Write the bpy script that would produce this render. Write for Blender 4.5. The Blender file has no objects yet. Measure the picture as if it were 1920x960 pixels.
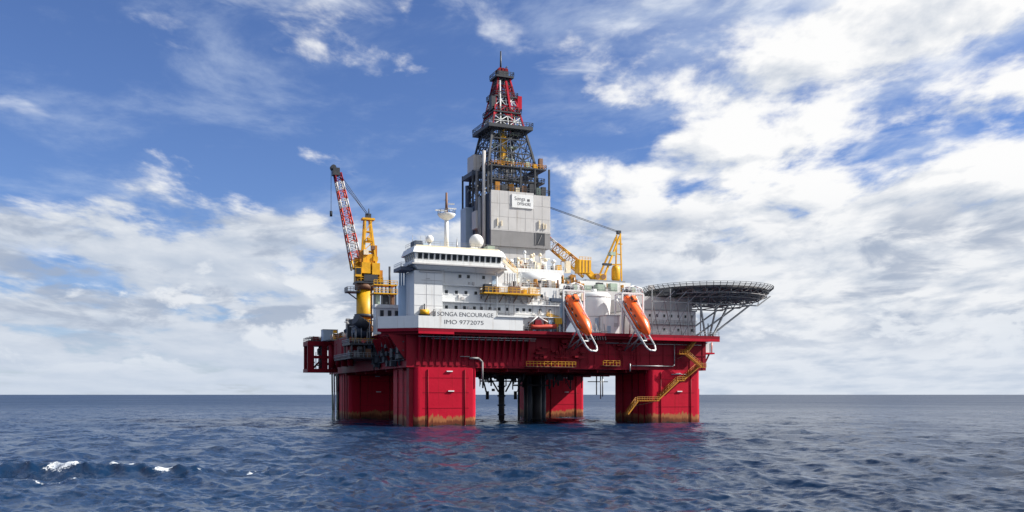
import bpy, math, random
import numpy as np
from mathutils import Vector, Matrix

scene = bpy.context.scene
COL = scene.collection
random.seed(7)

# ------------------------------------------------------------------ camera
# World frame: the platform's own axes.  x runs along its front edge, y into the platform, z up from the sea.
HEAD = math.radians(22.536)
CAM = (-69.02, -231.2, 8.1)
cam_data = bpy.data.cameras.new('camera')
cam_data.sensor_width = 36.0
cam_data.lens = 36.0 * 1768.5 / 1920.0
cam_data.shift_y = (740.0 - 480.0) / 1920.0
cam_data.clip_start = 0.5
cam_data.clip_end = 200000.0
cam = bpy.data.objects.new('camera', cam_data)
COL.objects.link(cam)
cam.location = CAM
cam.rotation_euler = (math.radians(90), 0, -HEAD)
scene.camera = cam
RIGHT = (math.cos(HEAD), -math.sin(HEAD), 0.0)
FWD = (math.sin(HEAD), math.cos(HEAD), 0.0)

# ------------------------------------------------------------------ sun and exposure
SUN_DIR = Vector((0.94, -0.355, 0.76)).normalized()      # towards the sun
sun_data = bpy.data.lights.new('sun', 'SUN')
sun_data.energy = 5.0
sun_data.angle = math.radians(0.6)
sun_data.color = (1.0, 0.95, 0.88)
sun = bpy.data.objects.new('sun', sun_data)
COL.objects.link(sun)
sun.rotation_euler = SUN_DIR.to_track_quat('Z', 'Y').to_euler()
SUN_EL = math.asin(SUN_DIR.z)
SUN_AZ = math.atan2(SUN_DIR.x, SUN_DIR.y)                # clockwise from +y

scene.view_settings.view_transform = 'Standard'
scene.view_settings.look = 'None'
scene.view_settings.exposure = 0.72
scene.view_settings.gamma = 1.0
scene.view_settings.use_curve_mapping = False


# ------------------------------------------------------------------ node expressions
class Ex:
    """A socket with arithmetic."""
    def __init__(s, tree, sock):
        s.t, s.k = tree, sock

    def _op(s, op, *others, clamp=False):
        n = s.t.nodes.new('ShaderNodeMath')
        n.operation = op
        n.use_clamp = clamp
        for i, v in enumerate((s,) + others):
            if isinstance(v, Ex):
                s.t.links.new(v.k, n.inputs[i])
            else:
                n.inputs[i].default_value = v
        return Ex(s.t, n.outputs[0])

    def __add__(s, o): return s._op('ADD', o)
    def __radd__(s, o): return s._op('ADD', o)
    def __sub__(s, o): return s._op('SUBTRACT', o)
    def __rsub__(s, o): return (s * -1.0)._op('ADD', o)
    def __mul__(s, o): return s._op('MULTIPLY', o)
    def __rmul__(s, o): return s._op('MULTIPLY', o)
    def __truediv__(s, o): return s._op('DIVIDE', o)
    def __pow__(s, o): return s._op('POWER', o)
    def max(s, o): return s._op('MAXIMUM', o)
    def min(s, o): return s._op('MINIMUM', o)
    def abs(s): return s._op('ABSOLUTE')

    def ramp(s, a, b, lo=0.0, hi=1.0, smooth=True):
        n = s.t.nodes.new('ShaderNodeMapRange')
        n.interpolation_type = 'SMOOTHSTEP' if smooth else 'LINEAR'
        n.clamp = True
        s.t.links.new(s.k, n.inputs['Value'])
        for nm, v in (('From Min', a), ('From Max', b), ('To Min', lo), ('To Max', hi)):
            if isinstance(v, Ex):
                s.t.links.new(v.k, n.inputs[nm])
            else:
                n.inputs[nm].default_value = v
        return Ex(s.t, n.outputs['Result'])


def xyz(t, x, y, z):
    n = t.nodes.new('ShaderNodeCombineXYZ')
    for i, v in enumerate((x, y, z)):
        if isinstance(v, Ex):
            t.links.new(v.k, n.inputs[i])
        else:
            n.inputs[i].default_value = v
    return n.outputs[0]


def noise(t, vec, scale, detail=4.0, rough=0.5, dist=0.0, lac=2.0):
    n = t.nodes.new('ShaderNodeTexNoise')
    n.inputs['Scale'].default_value = scale
    n.inputs['Detail'].default_value = detail
    n.inputs['Roughness'].default_value = rough
    n.inputs['Lacunarity'].default_value = lac
    n.inputs['Distortion'].default_value = dist
    t.links.new(vec, n.inputs['Vector'])
    return Ex(t, n.outputs[0])


def mixc(t, f, a, b, mode='MIX'):
    n = t.nodes.new('ShaderNodeMix')
    n.data_type = 'RGBA'
    n.blend_type = mode
    n.clamp_factor = True
    if isinstance(f, Ex):
        t.links.new(f.k, n.inputs[0])
    else:
        n.inputs[0].default_value = f
    for i, v in ((6, a), (7, b)):
        if isinstance(v, tuple):
            n.inputs[i].default_value = v + (1.0,)
        else:
            t.links.new(v, n.inputs[i])
    return n.outputs[2]


def dot(t, vec, c):
    n = t.nodes.new('ShaderNodeVectorMath')
    n.operation = 'DOT_PRODUCT'
    t.links.new(vec, n.inputs[0])
    n.inputs[1].default_value = c
    return Ex(t, n.outputs['Value'])


# ------------------------------------------------------------------ sky: clear-air model under broken cloud layers
world = bpy.data.worlds.new('World')
scene.world = world
world.use_nodes = True
T = world.node_tree
T.nodes.clear()
w_out = T.nodes.new('ShaderNodeOutputWorld')
w_bg = T.nodes.new('ShaderNodeBackground')
w_bg.inputs['Strength'].default_value = 0.06
T.links.new(w_bg.outputs[0], w_out.inputs['Surface'])
air = T.nodes.new('ShaderNodeTexSky')
air.sky_type = 'NISHITA'
air.sun_disc = False
air.sun_elevation = SUN_EL
air.sun_rotation = SUN_AZ
air.altitude = 10
air.air_density = 1.0
air.dust_density = 0.3
air.ozone_density = 3.0
tc = T.nodes.new('ShaderNodeTexCoord')
D = tc.outputs['Generated']
dx, dy, dz = dot(T, D, RIGHT), dot(T, D, FWD), dot(T, D, (0, 0, 1))
dz = dz.max(0.0)
blue = mixc(T, 1.0, air.outputs[0], (0.76, 0.88, 1.24), 'MULTIPLY')

# cloud deck seen in perspective (a flat layer, bent down at the horizon)
cu, cv, cw = dx / (dz + 0.30) * 1.3, (dz + 0.065)._op('LOGARITHM', 2.718) * -1.45, dy * 0.7


def deck(seed, scale, su=1.0, detail=7.0, rough=0.56, dist=0.35, ou=0.0, ov=0.0):
    return noise(T, xyz(T, cu * su + ou, cv + ov, cw + seed), scale, detail, rough, dist)


def cover(n, th, soft):
    return (n - th).ramp(0.0, soft)


# large-scale weather: thick towards the sun, a clear hole over the other side, closed again low down
sunward = dx.ramp(-0.10, 0.30)
low = dz.ramp(0.222, 0.13)
high = dz.ramp(0.315, 0.39)
big = deck(3.1, 0.9, detail=2.0)
n1 = deck(11.3, 3.8, rough=0.57, dist=0.15)
n1s = deck(11.3, 3.8, rough=0.57, dist=0.15, ou=0.06, ov=-0.07)
bias = sunward * 0.265 + low * 0.325 + high * 0.02 - sunward * low * 0.13 + (big - 0.5) * 0.20
th1 = 0.62 - bias
m1 = cover(n1, th1, 0.16)
lit1 = ((n1 - n1s) * 3.6 + 0.61 + sunward * 0.34 - low * 0.10 - (n1 - th1).ramp(0.1, 0.42) * 0.14)._op('ADD', 0.0, clamp=True)

# small puffs and streaks
n2 = deck(27.9, 6.0, su=0.75, detail=6.0)
n2s = deck(27.9, 6.0, su=0.75, detail=6.0, ou=0.03, ov=-0.04)
m2 = cover(n2, 0.615 - sunward * 0.12 - low * 0.10 - high * 0.21, 0.26) * 0.78
lit2 = ((n2 - n2s) * 3.0 + 0.70)._op('ADD', 0.0, clamp=True)

# high thin veil
n3 = noise(T, xyz(T, cu * 0.9 + cv * 0.3, cv * 1.2, cw + 5.0), 2.2, 7.0, 0.62, 0.3)
m3 = n3.ramp(0.42, 0.74) * 0.55 * dz.ramp(0.03, 0.16)

# low grey bars of stratus
n4 = noise(T, xyz(T, dx * 5.5, dz * 14.0, 8.0), 1.7, 6.0, 0.58, 0.4)
m4 = n4.ramp(0.50, 0.63) * dz.ramp(0.03, 0.07) * dz.ramp(0.195, 0.16) * 0.80
n5 = noise(T, xyz(T, dx * 4.0, dz * 8.0, 21.0), 3.0, 6.0, 0.58, 0.3)
m5 = n5.ramp(0.54, 0.63) * dz.ramp(0.01, 0.04) * dz.ramp(0.17, 0.10) * 0.85

K = 10.0      # background radiance that shows as white


def k(r, g, b): return (r * K, g * K, b * K)


veil = mixc(T, m3, blue, k(0.66, 0.76, 0.92))
c2 = mixc(T, lit2, k(0.46, 0.55, 0.70), k(0.90, 0.94, 1.0))
s2 = mixc(T, m2, veil, c2)
c1 = mixc(T, lit1, k(0.42, 0.50, 0.63), k(1.0, 1.0, 1.0))
c1 = mixc(T, low * (0.72 - sunward * 0.46), c1, k(0.58, 0.65, 0.76))
s1 = mixc(T, m1, s2, c1)
s4 = mixc(T, m4, s1, k(0.37, 0.44, 0.57))
s5 = mixc(T, m5, s4, k(0.86, 0.89, 0.93))
hz = dz.ramp(0.10, 0.0, 0.0, 0.62)
s6 = mixc(T, hz, s5, k(0.62, 0.70, 0.82))
T.links.new(s6, w_bg.inputs['Color'])


# ------------------------------------------------------------------ material helpers
def new_mat(name):
    m = bpy.data.materials.new(name)
    m.use_nodes = True
    t = m.node_tree
    b = t.nodes['Principled BSDF']
    return m, t, b


# ------------------------------------------------------------------ sea
def make_sea():
    rng = np.random.default_rng(5)
    # rings about the viewer, spaced so that every ring is about a third of a picture row
    r = [0.0, 12.0, 24.0, 36.0, 44.0, 50.0]
    x = 50.0
    while x < 60000.0:
        x += max(0.26, x * x * 5.0e-5)
        r.append(x)
    r = np.array(r)
    dr = np.gradient(r)
    half = math.radians(36)
    a = np.concatenate([np.linspace(-half, half, 960), np.linspace(half, 2 * math.pi - half, 60)[1:-1]])
    na, nr = len(a), len(r)
    R, A = np.meshgrid(r, a, indexing='ij')
    DR = np.broadcast_to(dr[:, None], R.shape)
    X = CAM[0] + R * np.sin(A + HEAD)
    Y = CAM[1] + R * np.cos(A + HEAD)
    Z = np.zeros_like(X)
    OX = np.zeros_like(X)
    OY = np.zeros_like(X)
    wind = math.radians(200)
    nw = 64
    lam = np.geomspace(1.1, 30.0, nw)
    for L in lam:
        th = wind + rng.normal(0, 0.7)
        kx, ky = math.cos(th), math.sin(th)
        kk = 2 * math.pi / L
        amp = 0.0102 * L ** 0.68 * rng.uniform(0.6, 1.3)
        ph = rng.uniform(0, 6.283)
        w = np.clip((L / (2.2 * DR) - 0.6), 0, 1)
        p = kk * (kx * X + ky * Y) + ph
        s, c = np.sin(p), np.cos(p)
        Z += amp * w * c
        OX -= 0.9 * amp * w * kx * s
        OY -= 0.9 * amp * w * ky * s
    # one steep breaking swell, nearer the viewer on the left
    LX = (X - CAM[0]) * RIGHT[0] + (Y - CAM[1]) * RIGHT[1]
    LY = (X - CAM[0]) * FWD[0] + (Y - CAM[1]) * FWD[1]
    crest = 97.0 + 0.8 * np.sin(LX * 0.22) + 0.4 * np.sin(LX * 0.61 + 1) + (LX + 40) * 0.03
    d = LY - crest
    win = 1 / (1 + np.exp(-(LX + 66) / 3.0)) / (1 + np.exp((LX + 23) / 2.5))
    prof = np.where(d < 0, np.exp(-(d / 1.5) ** 2), np.exp(-(d / 4.5) ** 2)) - 0.35 * np.exp(-((d + 4.0) / 2.2) ** 2)
    Z += 0.72 * win * prof
    crest2 = 85.5 + 0.5 * np.sin(LX * 0.3 + 2)
    d2 = LY - crest2
    win2 = 1 / (1 + np.exp(-(LX + 60) / 3.0)) / (1 + np.exp((LX + 36) / 2.5))
    Z += 0.45 * win2 * np.where(d2 < 0, np.exp(-(d2 / 1.3) ** 2), np.exp(-(d2 / 3.5) ** 2))
    # torn water along the crest
    tear = np.zeros_like(X)
    for L in (0.9, 1.2, 1.6, 2.1, 2.7, 3.6):
        for _ in range(3):
            th = rng.uniform(0, 6.283)
            tear += 0.030 * L ** 0.5 * np.cos(6.283 / L * (math.cos(th) * LX + math.sin(th) * LY) + rng.uniform(0, 6.283))
    Z += tear * (win * np.exp(-(d / 2.2) ** 2) + 0.6 * win2 * np.exp(-(d2 / 1.8) ** 2))
    foam = np.zeros_like(X)
    for _ in range(26):
        cx = rng.uniform(-58, -26)
        foam = np.maximum(foam, rng.uniform(0.25, 0.6) * np.exp(-((LX - cx) / rng.uniform(0.3, 1.2)) ** 2) * np.exp(-((d - rng.uniform(-0.8, 1.6)) / 0.35) ** 2))
    # flecks of wash round the platform's legs
    for x0, y0 in ((0, 0), (69, 0), (0, 74), (69, 74)):
        qx = np.maximum(np.maximum(x0 - X, X - x0 - 17), 0)
        qy = np.maximum(np.maximum(y0 - Y, Y - y0 - 21), 0)
        foam = np.maximum(foam, 0.5 * np.exp(-(np.hypot(qx, qy) / 0.9) ** 2))
    for cx, wx, dd in ((-46.2, 1.9, 0.0), (-40.4, 1.7, 0.9), (-35.2, 0.95, -0.3), (-26.9, 0.32, 0.2)):
        foam = np.maximum(foam, np.exp(-((LX - cx) / wx) ** 4) * np.exp(-((d + 0.1 - dd) / (1.15 if dd < 0.5 else 0.5)) ** 2))
    foam = np.maximum(foam, 0.55 * np.exp(-((LX + 42.0) / 4.5) ** 2) * np.exp(-((d2 + 0.1) / 0.5) ** 2))
    X = X + OX
    Y = Y + OY
    co = np.stack([X, Y, Z], -1).reshape(-1, 3)
    i = np.arange(nr - 1)[:, None] * na
    j = np.arange(na)[None, :]
    j2 = (j + 1) % na
    q = np.stack([i + j, i + na + j, i + na + j2, i + j2], -1).reshape(-1, 4)
    me = bpy.data.meshes.new('sea')
    me.vertices.add(len(co))
    me.vertices.foreach_set('co', co.ravel())
    me.loops.add(q.size)
    me.loops.foreach_set('vertex_index', q.ravel().astype(np.int32)[::-1].copy())
    me.polygons.add(len(q))
    me.polygons.foreach_set('loop_start', np.arange(0, q.size, 4, dtype=np.int32))
    me.polygons.foreach_set('use_smooth', np.ones(len(q), dtype=bool))
    at = me.attributes.new('foam', 'FLOAT', 'POINT')
    at.data.foreach_set('value', foam.ravel().astype(np.float32))
    me.update(calc_edges=True)
    o = bpy.data.objects.new('sea', me)
    COL.objects.link(o)
    o['kind'] = 'structure'
    o['label'] = 'choppy dark blue open sea reaching to the horizon'
    m, t, b = new_mat('sea_water')
    g = t.nodes.new('ShaderNodeNewGeometry')
    pos = g.outputs['Position']
    b.inputs['Base Color'].default_value = (0.004, 0.021, 0.058, 1)
    b.inputs['Roughness'].default_value = 0.12
    b.inputs['IOR'].default_value = 1.33
    b.inputs['Specular IOR Level'].default_value = 0.36
    sep = t.nodes.new('ShaderNodeSeparateXYZ')
    t.links.new(pos, sep.inputs[0])
    px, py = Ex(t, sep.outputs[0]), Ex(t, sep.outputs[1])
    ca, sa = math.cos(wind), math.sin(wind)
    al, ac = px * ca + py * sa, px * -sa + py * ca
    v = xyz(t, al, ac * 0.6, 0.0)

    def ncol(scale, detail, rough):
        n = t.nodes.new('ShaderNodeTexNoise')
        n.inputs['Scale'].default_value = scale
        n.inputs['Detail'].default_value = detail
        n.inputs['Roughness'].default_value = rough
        t.links.new(v, n.inputs['Vector'])
        s_ = t.nodes.new('ShaderNodeSeparateColor')
        t.links.new(n.outputs['Color'], s_.inputs[0])
        return Ex(t, s_.outputs[0]) - 0.5, Ex(t, s_.outputs[1]) - 0.5
    # wavelet slopes added to the mesh normal (same spread of slopes near and far)
    rel = t.nodes.new('ShaderNodeVectorMath')
    rel.operation = 'DISTANCE'
    t.links.new(pos, rel.inputs[0])
    rel.inputs[1].default_value = CAM
    far = Ex(t, rel.outputs['Value']).ramp(70.0, 1100.0)
    a1, b1 = ncol(0.30, 3.0, 0.6)
    a2, b2 = ncol(1.3, 3.0, 0.6)
    am = 1.0 - far * 0.3
    sx, sy = (a1 * 1.15 + a2 * 1.0) * am, (b1 * 1.15 + b2 * 1.0) * am
    vm = t.nodes.new('ShaderNodeVectorMath')
    vm.operation = 'ADD'
    t.links.new(g.outputs['Normal'], vm.inputs[0])
    t.links.new(xyz(t, sx, sy, 0.0), vm.inputs[1])
    nv = t.nodes.new('ShaderNodeVectorMath')
    nv.operation = 'NORMALIZE'
    t.links.new(vm.outputs[0], nv.inputs[0])
    t.links.new(nv.outputs[0], b.inputs['Normal'])
    fa = t.nodes.new('ShaderNodeAttribute')
    fa.attribute_name = 'foam'
    f = (Ex(t, fa.outputs['Fac']) * 1.0 + (noise(t, xyz(t, px, py, 0.0), 1.6, 6.0, 0.8) - 0.5) * 3.2 + (noise(t, xyz(t, px, py, 7.0), 5.5, 4.0, 0.75) - 0.5) * 1.8).ramp(0.50, 0.85) * Ex(t, fa.outputs['Fac']).ramp(0.06, 0.3)
    t.links.new(mixc(t, f, (0.004, 0.021, 0.058), (0.80, 0.84, 0.86)), b.inputs['Base Color'])
    t.links.new((f * 0.4 + 0.21 + far * 0.16 + (noise(t, xyz(t, px, py, 3.0), 0.006, 4.0, 0.6) - 0.5) * 0.22).k, b.inputs['Roughness'])
    me.materials.append(m)
    return o


sea = make_sea()


# ------------------------------------------------------------------ paint and metal
def paint(name, col, rough=0.45, metal=0.0, dirt=0.25, dirt_col=(0.10, 0.045, 0.02), streak=0.0, scale=0.25, bump=0.0, coat=0.0, spec=0.4):
    """Weathered paint: patchy tone, run-down rust streaks."""
    m, t, b = new_mat(name)
    tcn = t.nodes.new('ShaderNodeTexCoord')
    ob = tcn.outputs['Object']
    sp = t.nodes.new('ShaderNodeSeparateXYZ')
    t.links.new(ob, sp.inputs[0])
    x, y, z = (Ex(t, s) for s in sp.outputs)
    n = noise(t, ob, scale, 6.0, 0.62, 0.4)
    dark = tuple(c * 0.62 for c in col)
    c = mixc(t, n.ramp(0.35, 0.65, dirt, 0.0), col, dark)
    fine = noise(t, ob, scale * 9.0, 4.0, 0.6)
    c = mixc(t, fine.ramp(0.60, 0.80, 0.0, dirt * 0.8), c, dirt_col)
    if streak:
        s = noise(t, xyz(t, x * 1.1, y * 1.1, z * 0.06), 1.0, 5.0, 0.6)
        c = mixc(t, s.ramp(0.54, 0.74, 0.0, streak), c, dirt_col)
    t.links.new(c, b.inputs['Base Color'])
    r = (n * 0.3 + (rough - 0.15))
    t.links.new(r.k, b.inputs['Roughness'])
    b.inputs['Metallic'].default_value = metal
    b.inputs['Specular IOR Level'].default_value = spec
    if coat:
        b.inputs['Coat Weight'].default_value = coat
    if bump:
        bp = t.nodes.new('ShaderNodeBump')
        bp.inputs['Strength'].default_value = bump
        bp.inputs['Distance'].default_value = 0.15
        t.links.new(noise(t, ob, 0.55, 2.0, 0.5).k, bp.inputs['Height'])
        t.links.new(bp.outputs[0], b.inputs['Normal'])
    return m


M = {}
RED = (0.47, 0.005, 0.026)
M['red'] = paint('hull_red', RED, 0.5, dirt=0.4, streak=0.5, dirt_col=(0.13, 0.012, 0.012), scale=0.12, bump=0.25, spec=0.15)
M['red_shaded'] = paint('shaded_hull_red', (0.24, 0.004, 0.018), 0.5, dirt=0.5, streak=0.6, dirt_col=(0.10, 0.010, 0.010), scale=0.12, bump=0.25, spec=0.15)  # hull red with the overhang's shade put into its base colour
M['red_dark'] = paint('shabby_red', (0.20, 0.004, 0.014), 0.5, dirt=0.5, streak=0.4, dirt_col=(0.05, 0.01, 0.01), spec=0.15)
M['white'] = paint('white_paint', (0.74, 0.75, 0.74), 0.45, dirt=0.16, streak=0.42, dirt_col=(0.36, 0.29, 0.22), scale=0.2, bump=0.12)
M['cream'] = paint('cream_paint', (0.76, 0.66, 0.48), 0.45, dirt=0.2, streak=0.2, dirt_col=(0.35, 0.2, 0.08))
M['bluegrey'] = paint('blue_grey_paint_and_shade', (0.36, 0.47, 0.58), 0.45, dirt=0.25, streak=0.2)  # plain paint on most parts; on the stair tower it colours in shade
M['grey'] = paint('light_grey_cladding', (0.50, 0.49, 0.48), 0.5, dirt=0.22, streak=0.45, dirt_col=(0.24, 0.19, 0.14), scale=0.15)
M['midgrey'] = paint('mid_grey_cladding', (0.225, 0.22, 0.22), 0.5, dirt=0.3, streak=0.3, dirt_col=(0.10, 0.08, 0.06))
M['steel'] = paint('galvanised_steel', (0.30, 0.31, 0.32), 0.4, metal=0.4, dirt=0.3)
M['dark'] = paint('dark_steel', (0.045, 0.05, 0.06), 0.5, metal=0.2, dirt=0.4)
M['navy'] = paint('dark_blue_steel', (0.05, 0.07, 0.11), 0.5, dirt=0.3)
M['yellow'] = paint('yellow_paint', (0.72, 0.37, 0.008), 0.45, dirt=0.45, streak=0.45, dirt_col=(0.20, 0.08, 0.01), scale=0.5)
M['orange'] = paint('lifeboat_orange', (0.92, 0.125, 0.008), 0.3, dirt=0.12, streak=0.1, coat=0.3)
M['rust'] = paint('rusty_brown', (0.20, 0.10, 0.055), 0.6, dirt=0.5, streak=0.4)
M['glass'] = paint('dark_glass', (0.015, 0.02, 0.025), 0.22, dirt=0.1)
M['ink'] = paint('dark_lettering', (0.10, 0.10, 0.11), 0.5, dirt=0.4, dirt_col=(0.5, 0.5, 0.5), scale=0.8)
M['ochre'] = paint('rusty_yellow_paint', (0.46, 0.19, 0.008), 0.5, dirt=0.5, streak=0.5, dirt_col=(0.12, 0.04, 0.01), scale=0.5)
M['boom_red'] = paint('faded_orange_red', (0.50, 0.055, 0.030), 0.5, dirt=0.3)
M['bone'] = paint('dull_white', (0.55, 0.52, 0.50), 0.5, dirt=0.35, streak=0.2)
M['palegreen'] = paint('pale_green_paint', (0.36, 0.45, 0.36), 0.5, dirt=0.3)


def column_paint():
    m, t, b = new_mat('column_paint')
    tcn = t.nodes.new('ShaderNodeNewGeometry')
    ob = tcn.outputs['Position']
    sp = t.nodes.new('ShaderNodeSeparateXYZ')
    t.links.new(ob, sp.inputs[0])
    x, y, z = (Ex(t, s) for s in sp.outputs)
    n = noise(t, ob, 0.12, 5.0, 0.6, 0.4)
    c = mixc(t, n.ramp(0.3, 0.65, 0.22, 0.0), RED, (0.27, 0.003, 0.014))
    s = noise(t, xyz(t, x * 1.3, y * 1.3, z * 0.05), 1.0, 5.0, 0.6)
    c = mixc(t, s.ramp(0.55, 0.72, 0.0, 0.45), c, (0.20, 0.008, 0.010))
    run = noise(t, xyz(t, x * 2.2, y * 2.2, z * 0.1), 1.0, 4.0, 0.6)
    edge = z + (run - 0.5) * 3.0 + (noise(t, ob, 0.22, 5.0, 0.65) - 0.5) * 3.4 + 0.2
    c = mixc(t, edge.ramp(3.0, 2.5), c, (0.33, 0.125, 0.05))          # old tan boot-top paint
    c = mixc(t, edge.ramp(2.2, 1.2), c, (0.13, 0.035, 0.018))         # rusty brown below
    c = mixc(t, edge.ramp(0.9, 0.1), c, (0.025, 0.022, 0.015))        # weed at the waterline
    t.links.new(c, b.inputs['Base Color'])
    b.inputs['Roughness'].default_value = 0.5
    b.inputs['Specular IOR Level'].default_value = 0.15
    bp = t.nodes.new('ShaderNodeBump')
    bp.inputs['Strength'].default_value = 0.3
    bp.inputs['Distance'].default_value = 0.2
    t.links.new(noise(t, ob, 0.4, 2.0, 0.5).k, bp.inputs['Height'])
    t.links.new(bp.outputs[0], b.inputs['Normal'])
    return m


M['column'] = column_paint()


# ------------------------------------------------------------------ mesh building
class MB:
    """Collects shapes in platform coordinates and links them as one mesh object."""
    def __init__(s):
        s.v, s.f, s.sm = [], [], []

    def add(s, vs, fs, smooth=False):
        o = len(s.v)
        s.v += [tuple(p) for p in vs]
        s.f += [tuple(o + i for i in f) for f in fs]
        s.sm += [smooth] * len(fs)
        return s

    def box(s, x0, x1, y0, y1, z0, z1):
        vs = [(x, y, z) for z in (z0, z1) for y in (y0, y1) for x in (x0, x1)]
        return s.add(vs, [(0, 2, 3, 1), (4, 5, 7, 6), (0, 1, 5, 4), (2, 6, 7, 3), (0, 4, 6, 2), (1, 3, 7, 5)])

    def tube(s, p0, p1, r, n=6, r1=None, caps=True):
        p0, p1 = Vector(p0), Vector(p1)
        d = p1 - p0
        if d.length < 1e-6:
            return s
        d.normalize()
        a = d.orthogonal().normalized()
        b = d.cross(a)
        r1 = r if r1 is None else r1
        vs = []
        for p, q in ((p0, r), (p1, r1)):
            for i in range(n):
                t = 2 * math.pi * i / n
                vs.append(p + (a * math.cos(t) + b * math.sin(t)) * q)
        fs = [(i, (i + 1) % n, n + (i + 1) % n, n + i) for i in range(n)]
        s.add(vs, fs, True)
        if caps:
            s.add([], [])
            o = len(s.v) - 2 * n
            s.f += [tuple(o + i for i in reversed(range(n))), tuple(o + n + i for i in range(n))]
            s.sm += [False, False]
        return s

    def bar(s, p0, p1, w, h=None):
        """Square section bar."""
        h = h or w
        p0, p1 = Vector(p0), Vector(p1)
        d = (p1 - p0).normalized()
        up = Vector((0, 0, 1)) if abs(d.z) < 0.95 else Vector((0, 1, 0))
        a = d.cross(up).normalized() * w / 2
        b = a.cross(d).normalized() * h / 2
        vs = [p + q for p in (p0, p1) for q in (-a - b, a - b, a + b, -a + b)]
        return s.add(vs, [(0, 1, 2, 3), (7, 6, 5, 4), (0, 4, 5, 1), (1, 5, 6, 2), (2, 6, 7, 3), (3, 7, 4, 0)])

    def path(s, pts, r, n=6):
        for a, b in zip(pts, pts[1:]):
            s.tube(a, b, r, n)
        return s

    def prism(s, pts, z0, z1, smooth=False):
        """Plan outline (counter-clockwise) between two heights."""
        n = len(pts)
        vs = [(x, y, z0) for x, y in pts] + [(x, y, z1) for x, y in pts]
        s.add(vs, [(i, (i + 1) % n, n + (i + 1) % n, n + i) for i in range(n)], smooth)
        o = len(s.v) - 2 * n
        s.f += [tuple(o + i for i in reversed(range(n))), tuple(o + n + i for i in range(n))]
        s.sm += [False, False]
        return s

    def frustum(s, pts0, z0, pts1, z1):
        n = len(pts0)
        vs = [(x, y, z0) for x, y in pts0] + [(x, y, z1) for x, y in pts1]
        fs = [(i, (i + 1) % n, n + (i + 1) % n, n + i) for i in range(n)]
        fs += [tuple(reversed(range(n))), tuple(range(n, 2 * n))]
        return s.add(vs, fs)

    def lathe(s, c, prof, n=20):
        """Profile [(radius, height)...] about a vertical axis through c."""
        vs = []
        for r, h in prof:
            for i in range(n):
                t = 2 * math.pi * i / n
                vs.append((c[0] + r * math.cos(t), c[1] + r * math.sin(t), c[2] + h))
        fs = []
        for kx in range(len(prof) - 1):
            for i in range(n):
                j = (i + 1) % n
                fs.append((kx * n + i, kx * n + j, (kx + 1) * n + j, (kx + 1) * n + i))
        return s.add(vs, fs, True)

    def rail(s, pts, h=1.1, step=1.6, r=0.045, closed=False):
        pts = [Vector(p) for p in pts]
        if closed:
            pts.append(pts[0])
        for a, b in zip(pts, pts[1:]):
            n = max(1, int((b - a).length / step))
            for i in range(n + 1):
                p = a.lerp(b, i / n)
                s.tube(p, p + Vector((0, 0, h)), r, 4, caps=False)
            for q in (h, h * 0.55):
                s.tube(a + Vector((0, 0, q)), b + Vector((0, 0, q)), r, 4, caps=False)
        return s

    def each(s, name, mat, parent):
        """Every separate solid as a part of its own."""
        rep = list(range(len(s.v)))

        def root(i):
            while rep[i] != i:
                rep[i] = rep[rep[i]]
                i = rep[i]
            return i
        for f in s.f:
            for i in f[1:]:
                rep[root(i)] = root(f[0])
        groups = {}
        for f, sm in zip(s.f, s.sm):
            groups.setdefault(root(f[0]), []).append((f, sm))
        out = []
        for fl in groups.values():
            q = MB()
            ids = {}
            for f, sm in fl:
                nf = []
                for i in f:
                    if i not in ids:
                        ids[i] = len(q.v)
                        q.v.append(s.v[i])
                    nf.append(ids[i])
                q.f.append(tuple(nf))
                q.sm.append(sm)
            out.append(q.build(name, mat, parent))
        return out

    def build(s, name, mat, parent=None):
        me = bpy.data.meshes.new(name)
        org = ORIGIN.get(parent, Vector((0, 0, 0))) if parent else Vector((0, 0, 0))
        me.from_pydata([(p[0] - org.x, p[1] - org.y, p[2] - org.z) for p in s.v], [], s.f)
        me.polygons.foreach_set('use_smooth', s.sm)
        me.materials.append(M[mat] if isinstance(mat, str) else mat)
        me.update()
        o = bpy.data.objects.new(name, me)
        COL.objects.link(o)
        if parent:
            o.parent = parent
        ORIGIN[o] = org
        return o


ORIGIN = {}


def tag(o, label, cat, group=None):
    o['label'] = label
    o['category'] = cat
    if group:
        o['group'] = group
    return o


def thing(name, loc, label, cat, group=None):
    o = bpy.data.objects.new(name, None)
    o.empty_display_size = 0.5
    COL.objects.link(o)
    o.location = loc
    ORIGIN[o] = Vector(loc)
    return tag(o, label, cat, group)


def copy_part(src, parent, loc):
    """A second copy of a part (shared mesh), with its own sub-parts, moved to loc (in the parent's frame)."""
    c = src.copy()
    COL.objects.link(c)
    c.parent = parent
    c.location = loc
    for ch in [q for q in bpy.data.objects if q.parent == src]:
        d = ch.copy()
        COL.objects.link(d)
        d.parent = c
    return c


def rrect(x0, x1, y0, y1, r, n=5):
    pts = []
    for cx, cy, a0 in ((x1 - r, y0 + r, -90), (x1 - r, y1 - r, 0), (x0 + r, y1 - r, 90), (x0 + r, y0 + r, 180)):
        for i in range(n + 1):
            a = math.radians(a0 + 90 * i / n)
            pts.append((cx + r * math.cos(a), cy + r * math.sin(a)))
    return pts


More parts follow.
